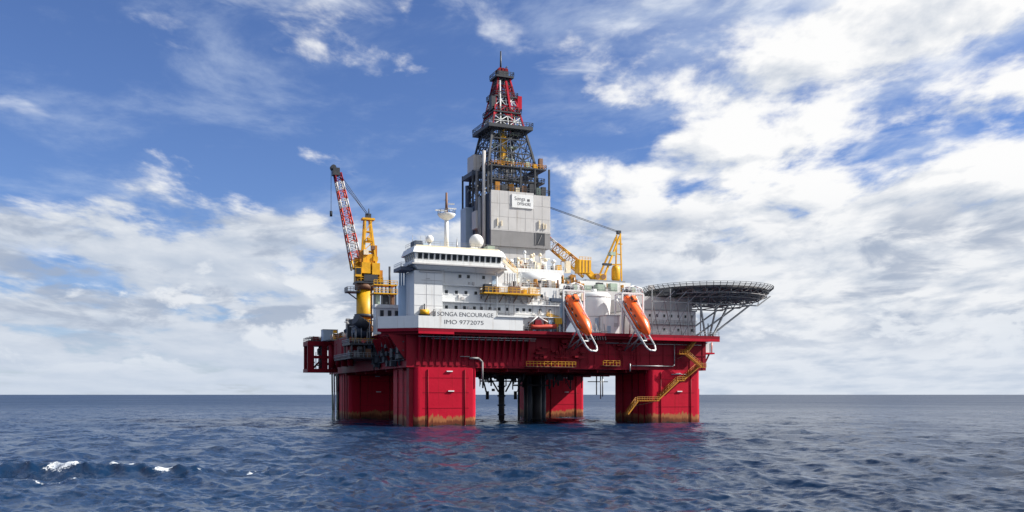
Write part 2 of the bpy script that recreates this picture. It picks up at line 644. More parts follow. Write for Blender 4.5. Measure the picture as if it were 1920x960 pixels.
def text_mesh(name, body, size, loc, mat, parent, width=None, y_face=True):
    """Raised lettering facing -y, left edge at loc."""
    cu_ = bpy.data.curves.new(name, 'FONT')
    cu_.body = body
    cu_.size = size
    cu_.extrude = 0.02
    tmp = bpy.data.objects.new('tmp_text', cu_)
    COL.objects.link(tmp)
    dg = bpy.context.evaluated_depsgraph_get()
    dg.update()
    me = bpy.data.meshes.new_from_object(tmp.evaluated_get(dg))
    bpy.data.objects.remove(tmp)
    xs = [v.co.x for v in me.vertices]
    sx = (width / (max(xs) - min(xs))) if width else 1.0
    org = ORIGIN.get(parent, Vector((0, 0, 0)))
    x0 = min(xs)
    for v in me.vertices:
        q = v.co.copy()
        v.co = Vector(((q.x - x0) * sx + loc[0], loc[1] - q.z, q.y + loc[2])) - org
    me.materials.clear()
    me.materials.append(M[mat])
    o = bpy.data.objects.new(name, me)
    COL.objects.link(o)
    o.parent = parent
    ORIGIN[o] = org
    return o


def lattice(p0, p1, w0, w1, n, side, chord=0.16, lace=0.08):
    """Four-chord lattice beam as a list of MB, one for each of n bays."""
    p0, p1 = Vector(p0), Vector(p1)
    d = (p1 - p0).normalized()
    a = Vector(side).normalized()
    b = d.cross(a).normalized()
    out = []

    def corner(t, i):
        w = (w0 + (w1 - w0) * t) / 2
        return p0.lerp(p1, t) + a * w * (1, 1, -1, -1)[i] + b * w * (1, -1, -1, 1)[i]
    for kx in range(n):
        m = MB()
        t0, t1 = kx / n, (kx + 1) / n
        for i in range(4):
            j = (i + 1) % 4
            m.tube(corner(t0, i), corner(t1, i), chord, 5)
            m.tube(corner(t1, i), corner(t1, j), lace, 4)
            m.tube(corner(t0, i), corner((t0 + t1) / 2, j), lace, 4)
            m.tube(corner((t0 + t1) / 2, j), corner(t1, i), lace, 4)
        out.append(m)
    return out


# ------------------------------------------------------------------ hull: four columns, deck box, deck edge
hull = thing('drilling_platform', (43, 47, 0), 'huge red semi-submersible platform hull standing on four columns in the sea', 'oil platform')
CX = ((0.0, 0.0), (69.0, 0.0), (0.0, 74.0), (69.0, 74.0))
col = thing('tmp', (0, 0, 0), '', '')
ORIGIN[col] = Vector((0, 0, 0))
c0 = MB().prism(rrect(0, 17, 0, 21, 1.3, 6), -8, 15.1).build('column', 'column', None)
c0.parent = hull
c0.location = (-43, -47, 0)
m = MB()
for x in (3.6, 13.6):
    m.tube((x, -0.16, -3), (x, -0.16, 14.6), 0.13, 6)
m.each('riser_pipe', 'red_dark', c0)
m = MB()
for x, z in ((8.6, 14.0), (9.0, 8.9)):
    m.box(x, x + 1.6, -0.35, 0.1, z, z + 0.28)
m.each('mooring_bracket', 'white', c0)
m = MB()
for z in (4.6, 8.6, 12.4):
    m.box(2.2, 14.8, -0.05, 0.05, z, z + 0.07)
    m.box(-0.05, 0.05, 2.2, 18.8, z, z + 0.07)
m.each('weld_seam', 'red_dark', c0)
m = MB()
for y in (2.6, 6.0, 15.0):
    m.tube((-0.18, y, -3), (-0.18, y, 14.8), 0.15, 6)
for y in (9.2, 9.9):
    m.tube((-0.22, y, -3), (-0.22, y, 14.8), 0.06, 4)
for i in range(28):
    m.tube((-0.22, 9.2, i * 0.5 + 0.4), (-0.22, 9.9, i * 0.5 + 0.4), 0.04, 4)
m.build('side_pipe', 'red_dark', c0)
bpy.data.objects.remove(col)
for x, y in CX[1:]:
    copy_part(c0, hull, (x - 43, y - 47, 0))
# anchor-fairlead casing on the near left column
m = MB()
m.box(-1.1, -0.02, 1.0, 3.2, -4, 15.0)
m.build('chain_casing', 'red_dark', hull)
m = MB()
m.box(86.02, 86.9, 2.0, 5.0, -4, 9.8)
m.build('fender', 'red', hull)

# deck box
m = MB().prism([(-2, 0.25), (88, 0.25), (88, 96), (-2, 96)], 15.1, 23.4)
m.build('deck_box', 'red_shaded', hull)
m = MB()
for x in (17.4, 26, 35, 44, 53, 62, 68.6):
    m.box(x - 0.15, x + 0.15, 1.0, 95, 14.2, 15.08)
for y in (6, 22, 34, 46, 58, 72, 90):
    m.box(-1.5, 87.5, y - 0.2, y + 0.2, 14.35, 15.06)
m.each('underdeck_girder', 'red_dark', hull)
# plating joints and stiffeners on the front of the deck box
m = MB()
for x in np.arange(34.0, 87.0, 4.4):
    m.box(x - 0.06, x + 0.06, 0.10, 0.25, 15.3, 23.2)
m.box(32, 87.8, 0.06, 0.25, 19.2, 19.36)
m.each('stiffener', 'red_dark', hull)

# main deck plate with its red edge, overhanging the front
edge = [(0.0, -3.5), (90.2, -3.5), (90.2, 97), (-2.6, 97), (-2.6, 9.0), (-8.75, 3.3)]
MB().prism(edge, 24.1, 24.9).build('main_deck', 'red_shaded', hull)
MB().prism([(0.3, -2.2), (88.6, -2.2), (88.6, 96.2), (-2.3, 96.2), (-2.3, 8.8), (-7.8, 3.4)], 23.41, 24.09).build('deck_stringer', 'red_dark', hull)
MB().box(0.05, 9.5, -3.52, -2.9, 23.5, 24.09).build('fascia', 'red', hull)
MB().box(66.0, 90.15, -3.52, -2.9, 23.3, 24.09).build('fascia', 'red', hull)
# tapering brackets that carry the overhang
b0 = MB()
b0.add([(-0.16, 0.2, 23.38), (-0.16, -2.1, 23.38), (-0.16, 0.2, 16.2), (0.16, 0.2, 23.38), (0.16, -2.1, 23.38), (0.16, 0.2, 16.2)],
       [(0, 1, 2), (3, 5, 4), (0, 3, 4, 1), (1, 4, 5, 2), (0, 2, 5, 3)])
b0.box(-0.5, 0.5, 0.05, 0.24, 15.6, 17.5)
br = b0.build('bracket', 'red_shaded', hull)
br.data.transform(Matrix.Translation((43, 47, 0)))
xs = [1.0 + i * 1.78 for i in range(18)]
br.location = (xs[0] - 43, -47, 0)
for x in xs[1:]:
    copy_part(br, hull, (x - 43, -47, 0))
# pipe runs below the deck edge
m = MB()
m.tube((0.5, -2.0, 22.9), (33, -2.0, 22.9), 0.14, 6)
m.tube((4, -1.6, 22.4), (33, -1.6, 22.4), 0.10, 6)
m.each('edge_pipe', 'steel', hull)
m = MB()
m.path([(14.8, -0.5, 17.6), (17.2, -0.6, 17.6), (18.3, -0.6, 16.6), (18.3, -0.6, 11.4)], 0.26, 8)
m.path([(12.2, -0.3, 18.0), (14.8, -0.4, 18.0)], 0.12, 6)
m.build('overboard_pipe', 'midgrey', hull)
m = MB()
m.path([(63, -0.3, 16.2), (76.5, -0.3, 16.2), (77.0, -0.3, 16.6), (77.0, -0.3, 22.6)], 0.15, 6)
m.path([(54.5, -0.3, 22.4), (86, -0.3, 22.4)], 0.14, 6)
m.path([(76.0, -0.3, 13.9), (81.5, -0.3, 13.9)], 0.12, 6)
m.path([(62.5, -0.35, 14.6), (62.5, -0.35, 16.8)], 0.2, 6)
m.build('wall_pipe', 'steel', hull)
m = MB()
rng = random.Random(4)
for i in range(26):
    x = rng.uniform(33, 60)
    z = rng.uniform(17.5, 22.5)
    m.box(x, x + rng.uniform(0.5, 2.6), -rng.uniform(0.3, 1.2), 0.2, z, z + rng.uniform(0.2, 1.0))
for i in range(16):
    x = rng.uniform(33, 66)
    m.tube((x, -0.4, rng.uniform(16, 19)), (x, -0.4, 23.3), 0.1, 5)
m.build('wall_fitting', 'red_dark', hull)

# service walkways along the foot of the deck box
for x0, x1, zz in ((30.4, 45.0, 15.5), (53.4, 58.6, 16.0)):
    w = MB().box(x0, x1, -1.6, 0.2, zz, zz + 0.16).build('walkway', 'rust', hull)
    MB().rail([(x0, -1.55, zz + 0.16), (x1, -1.55, zz + 0.16)], 1.3, 1.0, 0.06).build('handrail', 'yellow', w)

# white bulwark along the front edge, the name painted on it
bw = MB()
bw.prism([(0.0, -3.56), (4.6, -3.56), (4.6, -3.2), (0.0, -3.2)], 24.95, 28.0)
bw.prism([(4.6, -3.56), (21.0, -3.56), (21.0, -3.2), (4.6, -3.2)], 24.95, 29.9)
bw.prism([(21.0, -3.56), (28.6, -3.56), (28.6, -3.2), (21.0, -3.2)], 24.95, 28.3)
bulwark = bw.build('bulwark', 'white', hull)
text_mesh('ship_name', 'SONGA ENCOURAGE', 1.5, (5.0, -3.57, 28.1), 'ink', bulwark, 15.2)
text_mesh('registration_number', 'IMO 9772075', 1.5, (6.9, -3.57, 26.1), 'ink', bulwark, 10.6)
m = MB()
m.box(3.9, 4.05, -3.6, -3.56, 28.0, 29.6).box(3.9, 4.3, -3.6, -3.56, 29.5, 29.65).box(3.9, 4.3, -3.6, -3.56, 27.95, 28.1)
m.build('draught_mark', 'ink', bulwark)
MB().box(21.2, 30.0, -3.9, -3.1, 28.32, 28.6).build('ledge', 'white', bulwark)
# shaded corner bulwark towards the left
bl = MB()
n_ = Vector((-0.385, -0.92, 0)) * 0.36
p, q = Vector((-8.6, 3.4, 0)), Vector((-0.02, -3.52, 0))
bl.prism([(p.x + n_.x * .1, p.y + n_.y * .1), (q.x, q.y - .03), (q.x, q.y + .36), (p.x + .35, p.y + .45)], 24.95, 28.0)
bl.build('corner_bulwark', 'white', hull)
# right-hand deck edge: railing and small lookout platform
m = MB().rail([(66, -3.3, 24.9), (90, -3.3, 24.9), (90, 30, 24.9)], 1.2, 1.6, 0.05)
m.build('deck_railing', 'steel', hull)
m = MB().rail([(29, -3.3, 24.9), (41, -3.3, 24.9)], 1.2, 1.2, 0.05)
m.build('deck_railing', 'steel', hull)
lk = MB().box(88.1, 91.2, 0.5, 5.0, 19.9, 20.35).build('side_platform', 'red', hull)
MB().box(88.3, 90.1, 0.9, 3.6, 20.36, 23.3).build('cabinet', 'white', lk)
MB().bar((88.0, 2.5, 15.2), (90.6, 2.5, 19.9), 0.35).build('strut', 'red_dark', lk)
MB().tube((90.4, 0.8, 20.36), (90.4, 0.8, 23.38), 0.18, 6).build('post', 'orange', lk)
MB().bar((87.2, -2, 24.9), (87.2, -2, 28.6), 0.2).build('light_post', 'dark', hull)

# porch of red frames at the far left end
pc = MB()
pc.box(-14.6, -5.0, 68, 76, 15.2, 16.3)
pc.box(-14.6, -4.2, 68, 76, 23.6, 25.0)
porch = pc.box(-14.4, -13.6, 75.0, 75.9, 16.2, 23.7).build('end_porch', 'red_dark', hull)
m = MB()
for x in (-13.6, -9.2, -6.0):
    m.box(x - 0.9, x + 0.9, 68.2, 69.4, 16.3, 23.6)
    m.box(x - 0.5, x + 0.5, 74.6, 75.8, 16.3, 23.6)
m.each('porch_post', 'red_dark', porch)
m = MB()
m.bar((-13, 68.6, 20.0), (-5, 68.6, 20.0), 0.9).bar((-12.5, 69.5, 16.5), (-9.4, 69.5, 20.0), 0.5)
m.bar((-8.8, 69.5, 16.5), (-5.4, 69.5, 21.5), 0.4)
m.each('porch_brace', 'red_dark', porch)
rng = random.Random(91)
m = MB()
for i in range(18):
    x, z = rng.uniform(-14.2, -5.5), rng.uniform(17, 23)
    m.box(x, x + rng.uniform(0.4, 1.6), 68.6, 70.5, z, z + rng.uniform(0.3, 1.4))
for i in range(8):
    x = rng.uniform(-14, -5)
    m.tube((x, 68.4, 16.3), (x, 68.4, rng.uniform(19, 23.6)), 0.12, 5)
o = m.build('porch_fitting', 'dark', porch)
o['kind'] = 'stuff'
MB().rail([(-14.5, 76, 25), (-14.5, 68.1, 25), (-5, 68.1, 25)], 1.2, 1.2, 0.06).build('railing', 'rust', porch)
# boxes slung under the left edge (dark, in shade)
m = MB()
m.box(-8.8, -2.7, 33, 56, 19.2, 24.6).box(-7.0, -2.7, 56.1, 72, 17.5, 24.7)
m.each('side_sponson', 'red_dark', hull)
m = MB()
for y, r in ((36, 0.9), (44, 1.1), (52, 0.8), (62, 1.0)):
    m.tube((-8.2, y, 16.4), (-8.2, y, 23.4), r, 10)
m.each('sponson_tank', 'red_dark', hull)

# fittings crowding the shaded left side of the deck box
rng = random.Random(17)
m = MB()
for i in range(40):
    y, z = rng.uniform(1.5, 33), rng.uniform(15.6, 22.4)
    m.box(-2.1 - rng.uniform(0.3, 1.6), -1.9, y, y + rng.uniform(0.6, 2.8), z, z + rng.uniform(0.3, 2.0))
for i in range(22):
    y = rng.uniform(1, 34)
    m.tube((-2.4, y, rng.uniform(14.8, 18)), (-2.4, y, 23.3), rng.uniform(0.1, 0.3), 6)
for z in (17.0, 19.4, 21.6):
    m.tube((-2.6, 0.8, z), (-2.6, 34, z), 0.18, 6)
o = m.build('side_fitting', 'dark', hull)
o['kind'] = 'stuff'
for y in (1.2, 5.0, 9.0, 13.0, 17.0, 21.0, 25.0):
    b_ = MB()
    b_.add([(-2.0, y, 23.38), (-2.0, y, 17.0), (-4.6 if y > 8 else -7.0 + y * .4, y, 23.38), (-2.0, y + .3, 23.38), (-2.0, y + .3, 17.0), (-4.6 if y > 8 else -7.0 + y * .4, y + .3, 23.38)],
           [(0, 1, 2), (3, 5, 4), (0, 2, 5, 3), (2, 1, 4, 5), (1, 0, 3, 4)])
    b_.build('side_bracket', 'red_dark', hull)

# hoses hanging at the left, clear of the far column
hz_ = thing('hanging_hoses', (-4.4, 78, 0), 'pale hoses hanging into the sea beside the far left column', 'hose')
for i, (x, y, mat) in enumerate(((-4.9, 77.5, 'palegreen'), (-4.1, 78, 'white'), (-3.2, 78.5, 'palegreen'), (-2.5, 79, 'dark'))):
    MB().path([(x, y, 15.1), (x + 0.1, y, 9), (x + 0.25 * (1 - i % 2), y, 3), (x, y, -2)], 0.28, 7).build('hose', mat, hz_)


# ------------------------------------------------------------------ under the deck: riser, tensioner frame, stairs
rs = thing('drilling_riser', (42.8, 47, 0), 'dark vertical riser with braced frame under the middle of the deck', 'riser')
MB().tube((42.8, 47, -6), (42.8, 47, 14.2), 0.95, 12).build('riser_tube', 'dark', rs)
m = MB()
for z in (1.5, 4.5, 7.5, 10.5):
    m.tube((42.8, 47, z), (42.8, 47, z + 0.5), 1.3, 12)
m.each('flange', 'navy', rs)
m = MB()
m.bar((35.4, 47, 12.4), (50.5, 47, 12.4), 0.4).bar((35.4, 47, 13.5), (50.5, 47, 13.5), 0.3)
for x0, x1 in ((36.4, 37.6), (39, 41.8), (46.8, 44.2), (49.6, 48.4)):
    m.bar((x0, 47, 13.4), (x1, 47, 9.0), 0.4)
m.bar((38.2, 47, 14.2), (38.2, 47, 12), 0.5).bar((47.6, 47, 14.2), (47.6, 47, 12), 0.5)
m.build('tensioner_frame', 'dark', rs)
m = MB()
for x, z in ((38.0, 6.6), (40.0, 10.0), (47.6, 6.6)):
    m.tube((x, 47, 9.2), (x, 47, z), 0.55, 8)
m.each('tensioner_cylinder', 'dark', rs)
m = MB()
for x in (35.8, 37.2, 41.0, 44.6, 46.2, 49.0):
    m.box(x - 0.4, x + 0.4, 46, 48, 13.0, 14.3)
m.each('sheave_block', 'dark', rs)
m = MB()
rng = random.Random(19)
for i in range(44):
    x, y = rng.uniform(20, 66), rng.uniform(24, 66)
    z = rng.uniform(9.5, 13.5)
    m.tube((x, y, 14.4), (x, y, z), rng.uniform(0.1, 0.35), 6)
    if i % 3 == 0:
        m.bar((x, y, z), (x + rng.uniform(-3, 3), y, 14.3), 0.25)
    if i % 4 == 0:
        m.box(x - 0.8, x + 0.8, y - 0.6, y + 0.6, 12.6, 14.3)
o = m.build('hanging_fitting', 'dark', rs)
o['kind'] = 'stuff'
cd = thing('conductor_bundle', (54.5, 50, 0), 'bundle of dark pipes standing between riser and far red column', 'pipe')
for i, (x, y, r) in enumerate(((51.3, 47, 0.6), (53.2, 50, 1.3), (56.4, 50, 1.7), (59.4, 52, 1.1), (49.6, 49, 0.35))):
    MB().tube((x, y, -6), (x, y, 14.3), r, 12).build('pipe', ('dark', 'navy')[i % 2], cd)
MB().box(49, 60.5, 47.5, 53, 10.9, 11.4).build('guide_frame', 'dark', cd)
hp = thing('hanging_pipes', (84.5, 60, 6), 'thin grey pipes hanging below deck between two right columns', 'pipe')
for x, z in ((83.6, 8.0), (85.2, 6.6), (86.0, 7.4)):
    MB().tube((x, 60, z), (x, 60, 15), 0.22, 7).build('pipe', 'steel', hp)
MB().bar((80.2, 60, 12.6), (88, 60, 12.6), 0.3).build('cross_beam', 'dark', hp)

st = thing('yellow_staircase', (74, -1.4, 0), 'yellow steel staircase climbing across the front of the right column', 'staircase')


def flight(p0, p1, n, w=1.3, rail_side=True):
    p0, p1 = Vector(p0), Vector(p1)
    s_ = MB()
    for y in (0.0, -w):
        s_.bar(p0 + Vector((0, y, 0)), p1 + Vector((0, y, 0)), 0.14, 0.34)
    fl = s_.build('stringer', 'ochre', st)
    tr = MB()
    for i in range(n):
        p_ = p0.lerp(p1, (i + 0.5) / n)
        tr.box(p_.x - 0.16, p_.x + 0.16, p_.y - w, p_.y, p_.z - 0.03, p_.z + 0.05)
    tr.build('tread', 'rust', fl)
    hr = MB()
    for y in (0.0, -w):
        for hgt in (0.55, 1.1):
            hr.tube(p0 + Vector((0, y, hgt)), p1 + Vector((0, y, hgt)), 0.05, 4)
        for i in range(n // 3 + 1):
            p_ = p0.lerp(p1, i / (n // 3))
            hr.tube(p_ + Vector((0, y, 0)), p_ + Vector((0, y, 1.1)), 0.045, 4)
    hr.build('handrail', 'ochre', fl)


def landing(x0, x1, z, w=1.5):
    l_ = MB().box(x0, x1, -0.5 - w, -0.5, z - 0.12, z + 0.12).build('landing', 'ochre', st)
    MB().rail([(x0, -0.5 - w, z), (x1, -0.5 - w, z)], 1.1, 0.8, 0.07).build('handrail', 'ochre', l_)
    MB().bar((x0 + 0.3, -0.1, z - 1.4), (x1 - 0.3, -1.6, z - 0.1), 0.14).build('knee_brace', 'rust', l_)


flight((61.0, -0.6, 2.6), (64.2, -0.6, 6.3), 18)
landing(63.8, 71.0, 6.4)
flight((70.6, -0.6, 6.5), (77.4, -0.6, 12.0), 24)
landing(76.8, 79.4, 12.1)
flight((79.0, -0.6, 12.2), (84.0, -0.6, 15.9), 20)
landing(83.4, 86.6, 16.0)
flight((84.2, -2.0, 16.1), (79.4, -2.0, 19.6), 18)
landing(77.6, 80.4, 19.7)
flight((80.0, -0.6, 19.8), (83.2, -0.6, 23.3), 18)


# ------------------------------------------------------------------ accommodation block and bridge
ac = thing('accommodation_block', (12, 8, 24.9), 'white accommodation block with square windows and a long dark-windowed bridge on top', 'building')
m = MB()
m.box(6.6, 40.0, -2.0, 24, 24.92, 36.7)
wall = m.build('wall', 'white', ac)
MB().box(-0.9, 6.598, -2.9, 4.6, 24.93, 39.4).build('end_wall', 'white', ac)
MB().box(6.602, 24.0, -1.6, 22, 36.703, 40.9).build('upper_wall', 'white', ac)
MB().box(24.002, 46.0, 8.0, 34, 36.71, 43.0).build('rear_wall', 'white', ac)
MB().box(40.003, 50.0, 6.0, 34, 24.95, 39.0).build('side_wall', 'white', ac)
# storey ledges
for x0, x1, z in ((6.65, 17.5, 36.0), (6.65, 39.9, 31.75), (17.0, 39.9, 28.6)):
    l_ = MB().box(x0, x1, -2.9, -2.003, z, z + 0.22).build('ledge', 'white', ac)
    MB().rail([(x0, -2.85, z + 0.22), (x1, -2.85, z + 0.22)], 0.9, 1.5, 0.03).build('railing', 'white', l_)
# windows
w0 = MB().box(-0.62, 0.62, -0.10, 0.02, -0.62, 0.62)
wf = w0.build('window', 'white', None)
wp = MB().box(-0.40, 0.40, -0.13, -0.09, -0.42, 0.42).build('pane', 'glass', wf)
wf.parent = ac
spots = [(x, 34.4) for x in (7.9, 10.6, 13.2, 15.9, 24.0, 27.4, 31.0, 34.6)]
spots += [(x, 30.5) for x in (7.9, 10.5, 12.8, 15.5, 17.4, 19.8, 22.4, 24.6, 27.6, 29.4, 31.2, 34.2, 37.0)]
first = True
for x, z in spots:
    o = wf if first else copy_part(wf, ac, (0, 0, 0))
    o.location = (x - 12, -2.0 - 8, z - 24.9)
    first = False
for x, z in ((11.7, 38.6), (14.0, 38.6), (18.2, 38.6)):
    copy_part(wf, ac, (x - 12, -1.6 - 8, z - 24.9))
# doors
for x, z in ((36.0, 31.98), (20.6, 36.98)):
    d_ = MB().box(x, x + 1.1, -2.12 if z < 35 else -1.72, -1.95 if z < 35 else -1.5, z, z + 2.1).build('door', 'bluegrey', ac)
    MB().box(x + 0.85, x + 0.98, -2.2 if z < 35 else -1.8, -2.1 if z < 35 else -1.7, z + 1.0, z + 1.1).build('handle', 'dark', d_)
# round stair tower at the left corner, its shade painted in as blue-grey
tw = MB().lathe((-0.5, 6.2, 24.95), [(1.9, 0), (1.9, 11.4), (0.0, 11.4)], 24).build('stair_tower', 'bluegrey', ac)
m = MB()
for i in range(5):
    a = 0.6 + i * 1.257
    m.tube((-0.5 + 1.5 * math.cos(a), 6.2 + 1.5 * math.sin(a), 36.35), (-0.5 + 1.5 * math.cos(a), 6.2 + 1.5 * math.sin(a), 40.0), 0.28, 7)
m.each('tower_post', 'bluegrey', tw)
MB().lathe((-0.5, 6.2, 24.95), [(2.2, 0), (2.2, 0.5), (1.9, 0.5)], 24).build('tower_foot', 'navy', tw)
# bridge
bp_ = [(-1.5, -4.6), (22.5, -4.6), (24.2, -2.0), (24.2, 14), (6.5, 14), (-1.5, 6.0)]


def inset(pts, d, cxy=(11, 5)):
    return [(x + (d if x < cxy[0] else -d), y + (d if y < cxy[1] else -d)) for x, y in pts]


bs = MB()
bs.frustum(inset(bp_, 1.6), 39.6, inset(bp_, 0.2), 40.7)
bs.prism(inset(bp_, 0.25), 40.7, 42.0)
bridge = bs.build('bridge', 'white', ac)
MB().prism(inset(bp_, -0.55), 40.72, 41.05).build('bridge_walkway', 'grey', bridge)
MB().rail([(-2.0, 6, 41.05), (-2.0, -5.1, 41.05), (22.6, -5.1, 41.05), (24.7, -2.2, 41.05)], 1.0, 1.3, 0.035).build('bridge_railing', 'white', bridge)
MB().frustum(inset(bp_, 0.75), 42.0, inset(bp_, 0.45), 43.75).build('window_band', 'white', bridge)
MB().frustum(inset(bp_, -0.25), 43.75, inset(bp_, 0.35), 45.3).build('bridge_roof', 'white', bridge)
m = MB()
m.prism(inset(bp_, 0.9), 45.3, 45.75)
m.build('roof_coaming', 'cream', bridge)
pv = MB()
pv.add([(-0.52, 0.62, 42.12), (0.52, 0.62, 42.12), (0.52, 0.36, 43.62), (-0.52, 0.36, 43.62),
        (-0.52, 0.9, 42.12), (0.52, 0.9, 42.12), (0.52, 0.64, 43.62), (-0.52, 0.64, 43.62)],
       [(0, 1, 2, 3), (7, 6, 5, 4), (0, 4, 5, 1), (1, 5, 6, 2), (2, 6, 7, 3), (3, 7, 4, 0)])
pane = pv.build('bridge_window', 'glass', None)
pane.parent = bridge
px0 = [0.3 + i * 1.52 for i in range(15)]
for i, x in enumerate(px0):
    o = pane if i == 0 else copy_part(pane, bridge, (0, 0, 0))
    o.location = (x - 12, -4.6 - 8, -24.9)
for y in (-2.6, -0.8, 1.0, 2.8, 4.6):
    o = copy_part(pane, bridge, (-1.5 - 12, y - 8, -24.9))
    o.rotation_euler = (0, 0, -math.pi / 2)
m = MB().box(-4.2, -0.95, -2.4, 4.5, 39.45, 40.3)
wing = m.build('bridge_wing', 'navy', ac)
MB().rail([(-4.1, 4.4, 40.3), (-4.1, -2.3, 40.3), (-1.8, -2.3, 40.3)], 1.1, 1.0, 0.05).build('railing', 'bluegrey', wing)
MB().rail([(-0.6, 6, 45.75), (-0.6, -3.4, 45.75), (21.8, -3.4, 45.75), (22.8, 6, 45.75)], 1.1, 1.5, 0.04).build('roof_railing', 'steel', bridge)
m = MB()
m.box(2.2, 3.2, -2.93, -2.0, 37.3, 37.6).box(1.0, 6.4, -3.0, -2.88, 37.0, 37.08).box(0.5, 6.4, -3.25, -2.88, 39.0, 39.4)
m.each('trim', 'grey', ac)
MB().tube((21.4, -3.1, 26.0), (21.4, -3.1, 41.0), 0.16, 6).build('drain_pipe', 'white', ac)
for x0, x1, y0, y1, z0, z1, mt in ((-0.6, 1.6, -2.0, 1.2, 45.8, 47.0, 'navy'), (2.4, 3.6, 0.0, 1.6, 45.8, 46.8, 'bluegrey'),
                                   (16.2, 18.0, 2, 4, 45.8, 47.0, 'white'), (20.4, 22.4, 1, 4, 45.8, 47.4, 'palegreen')):
    MB().box(x0, x1, y0, y1, z0, z1).build('roof_cabinet', mt, ac)
m = MB()
for x, y, h in ((-0.9, -1.5, 2.6), (2.0, 1, 3.0), (3.9, 3, 3.6), (14.3, 8, 4.6), (18.9, 9, 2.6), (4.8, 6, 2.8)):
    m.tube((x, y, 45.75), (x, y, 45.75 + h), 0.09, 5, 0.05)
m.each('whip_aerial', 'steel', ac)
MB().tube((14.3, 8, 45.8), (14.3, 8, 49.8), 0.35, 7, 0.12).build('vent_stack', 'steel', ac)

# pipes, lamps, cable trays and lockers on the facade
rng = random.Random(40)
m = MB()
for i in range(46):
    x, z = rng.uniform(7.2, 39), rng.choice((28.9, 32.0, 32.2, 36.3, 33.0, 29.2)) + rng.uniform(0, 0.6)
    m.box(x, x + rng.uniform(0.2, 0.9), -2.32, -2.0, z, z + rng.uniform(0.25, 1.5))
for i in range(9):
    x = rng.uniform(17, 39)
    m.tube((x, -2.15, 28.8), (x, -2.15, rng.uniform(31, 36)), 0.07, 5)
for z in (33.2, 29.4):
    m.tube((17, -2.12, z), (39.5, -2.12, z), 0.06, 5)
o = m.build('facade_fitting', 'bone', ac)
o['kind'] = 'stuff'
m = MB()
for x in (-0.88, 2.4, 4.4):
    m.box(x - 0.03, x + 0.03, -2.94, -2.9, 28.0, 38.9)
for z in (30.6, 33.4, 36.2):
    m.box(-0.88, 6.58, -2.94, -2.9, z, z + 0.06)
m.build('plate_seam', 'grey', ac)
ld = MB()
for q in (39.0, 39.6):
    ld.bar((q, -2.3, 25.2), (q, -2.3, 36.6), 0.09)
for i in range(22):
    ld.bar((39.0, -2.3, 25.4 + i * .5), (39.6, -2.3, 25.4 + i * .5), 0.06)
ld.build('ladder', 'bone', ac)

# radar mast
rm = thing('radar_mast', (11.3, 8, 45.75), 'tall white radar mast with bowl-shaped platform on the bridge roof', 'mast')
MB().tube((11.3, 8, 45.7), (11.3, 8, 55.4), 0.72, 14, 0.52).build('mast_tube', 'white', rm)
bowl = MB().lathe((11.3, 8, 54.6), [(0.5, 0), (2.0, 0.9), (2.4, 1.5), (2.4, 1.7), (0, 1.7)], 20).build('platform', 'white', rm)
m = MB()
ring = [(11.3 + 2.35 * math.cos(a), 8 + 2.35 * math.sin(a), 56.3) for a in np.linspace(0, 2 * math.pi, 13)[:-1]]
m.rail(ring, 1.0, 1.5, 0.05, closed=True)
m.build('railing', 'steel', bowl)
MB().tube((11.3, 8, 56.3), (11.3, 8, 62.0), 0.42, 8, 0.28).build('top_pole', 'rust', rm)
for x, z, w in ((9.9, 57.0, 1.9), (12.9, 57.7, 1.4), (12.6, 58.9, 1.0)):
    MB().bar((x - w, 7.4, z), (x + w * .6, 7.0, z), 0.25, 0.35).build('radar_scanner', 'white', rm)
MB().bar((10.5, 8, 60.0), (12.1, 8, 60.0), 0.12).build('yardarm', 'steel', rm)


def radome(c, r, label):
    o = thing('satellite_dome', (c[0], c[1], 45.75), label, 'radome')
    prof = [(r * math.sin(a), r - r * math.cos(a)) for a in np.linspace(0.55, math.pi, 14)]
    MB().lathe((c[0], c[1], c[2] - r), prof, 24).build('dome', 'white', o)
    MB().tube((c[0], c[1], 45.7), (c[0], c[1], c[2] - r * 0.85), r * 0.28, 10).build('pedestal', 'white', o)
    MB().lathe((c[0], c[1], c[2] - r), [(0.4 * r, 0.0), (0.62 * r, 0.16 * r), (0.55 * r, 0.17 * r)], 24).build('base_ring', 'steel', o)


radome((19.8, 8, 49.5), 1.95, 'large white ball radome on the bridge roof next to the grey tower')
radome((6.6, 8, 49.3), 1.05, 'small white ball radome left of the radar mast')

# deck gear by the left end of the block
lg = thing('deck_winch', (1.5, -3.1, 28.0), 'small yellow and dark winch standing at the foot of the plain white wall', 'winch')
MB().tube((0.6, -2.3 - 0.9, 28.9), (2.8, -2.3 - 0.9, 28.9), 0.7, 12).build('drum', 'yellow', lg)
MB().box(0.3, 3.0, -3.55, -2.92, 28.02, 28.5).build('base', 'dark', lg)
MB().tube((1.7, -3.2, 28.5), (1.7, -3.2, 31.0), 0.2, 7).build('post', 'dark', lg)

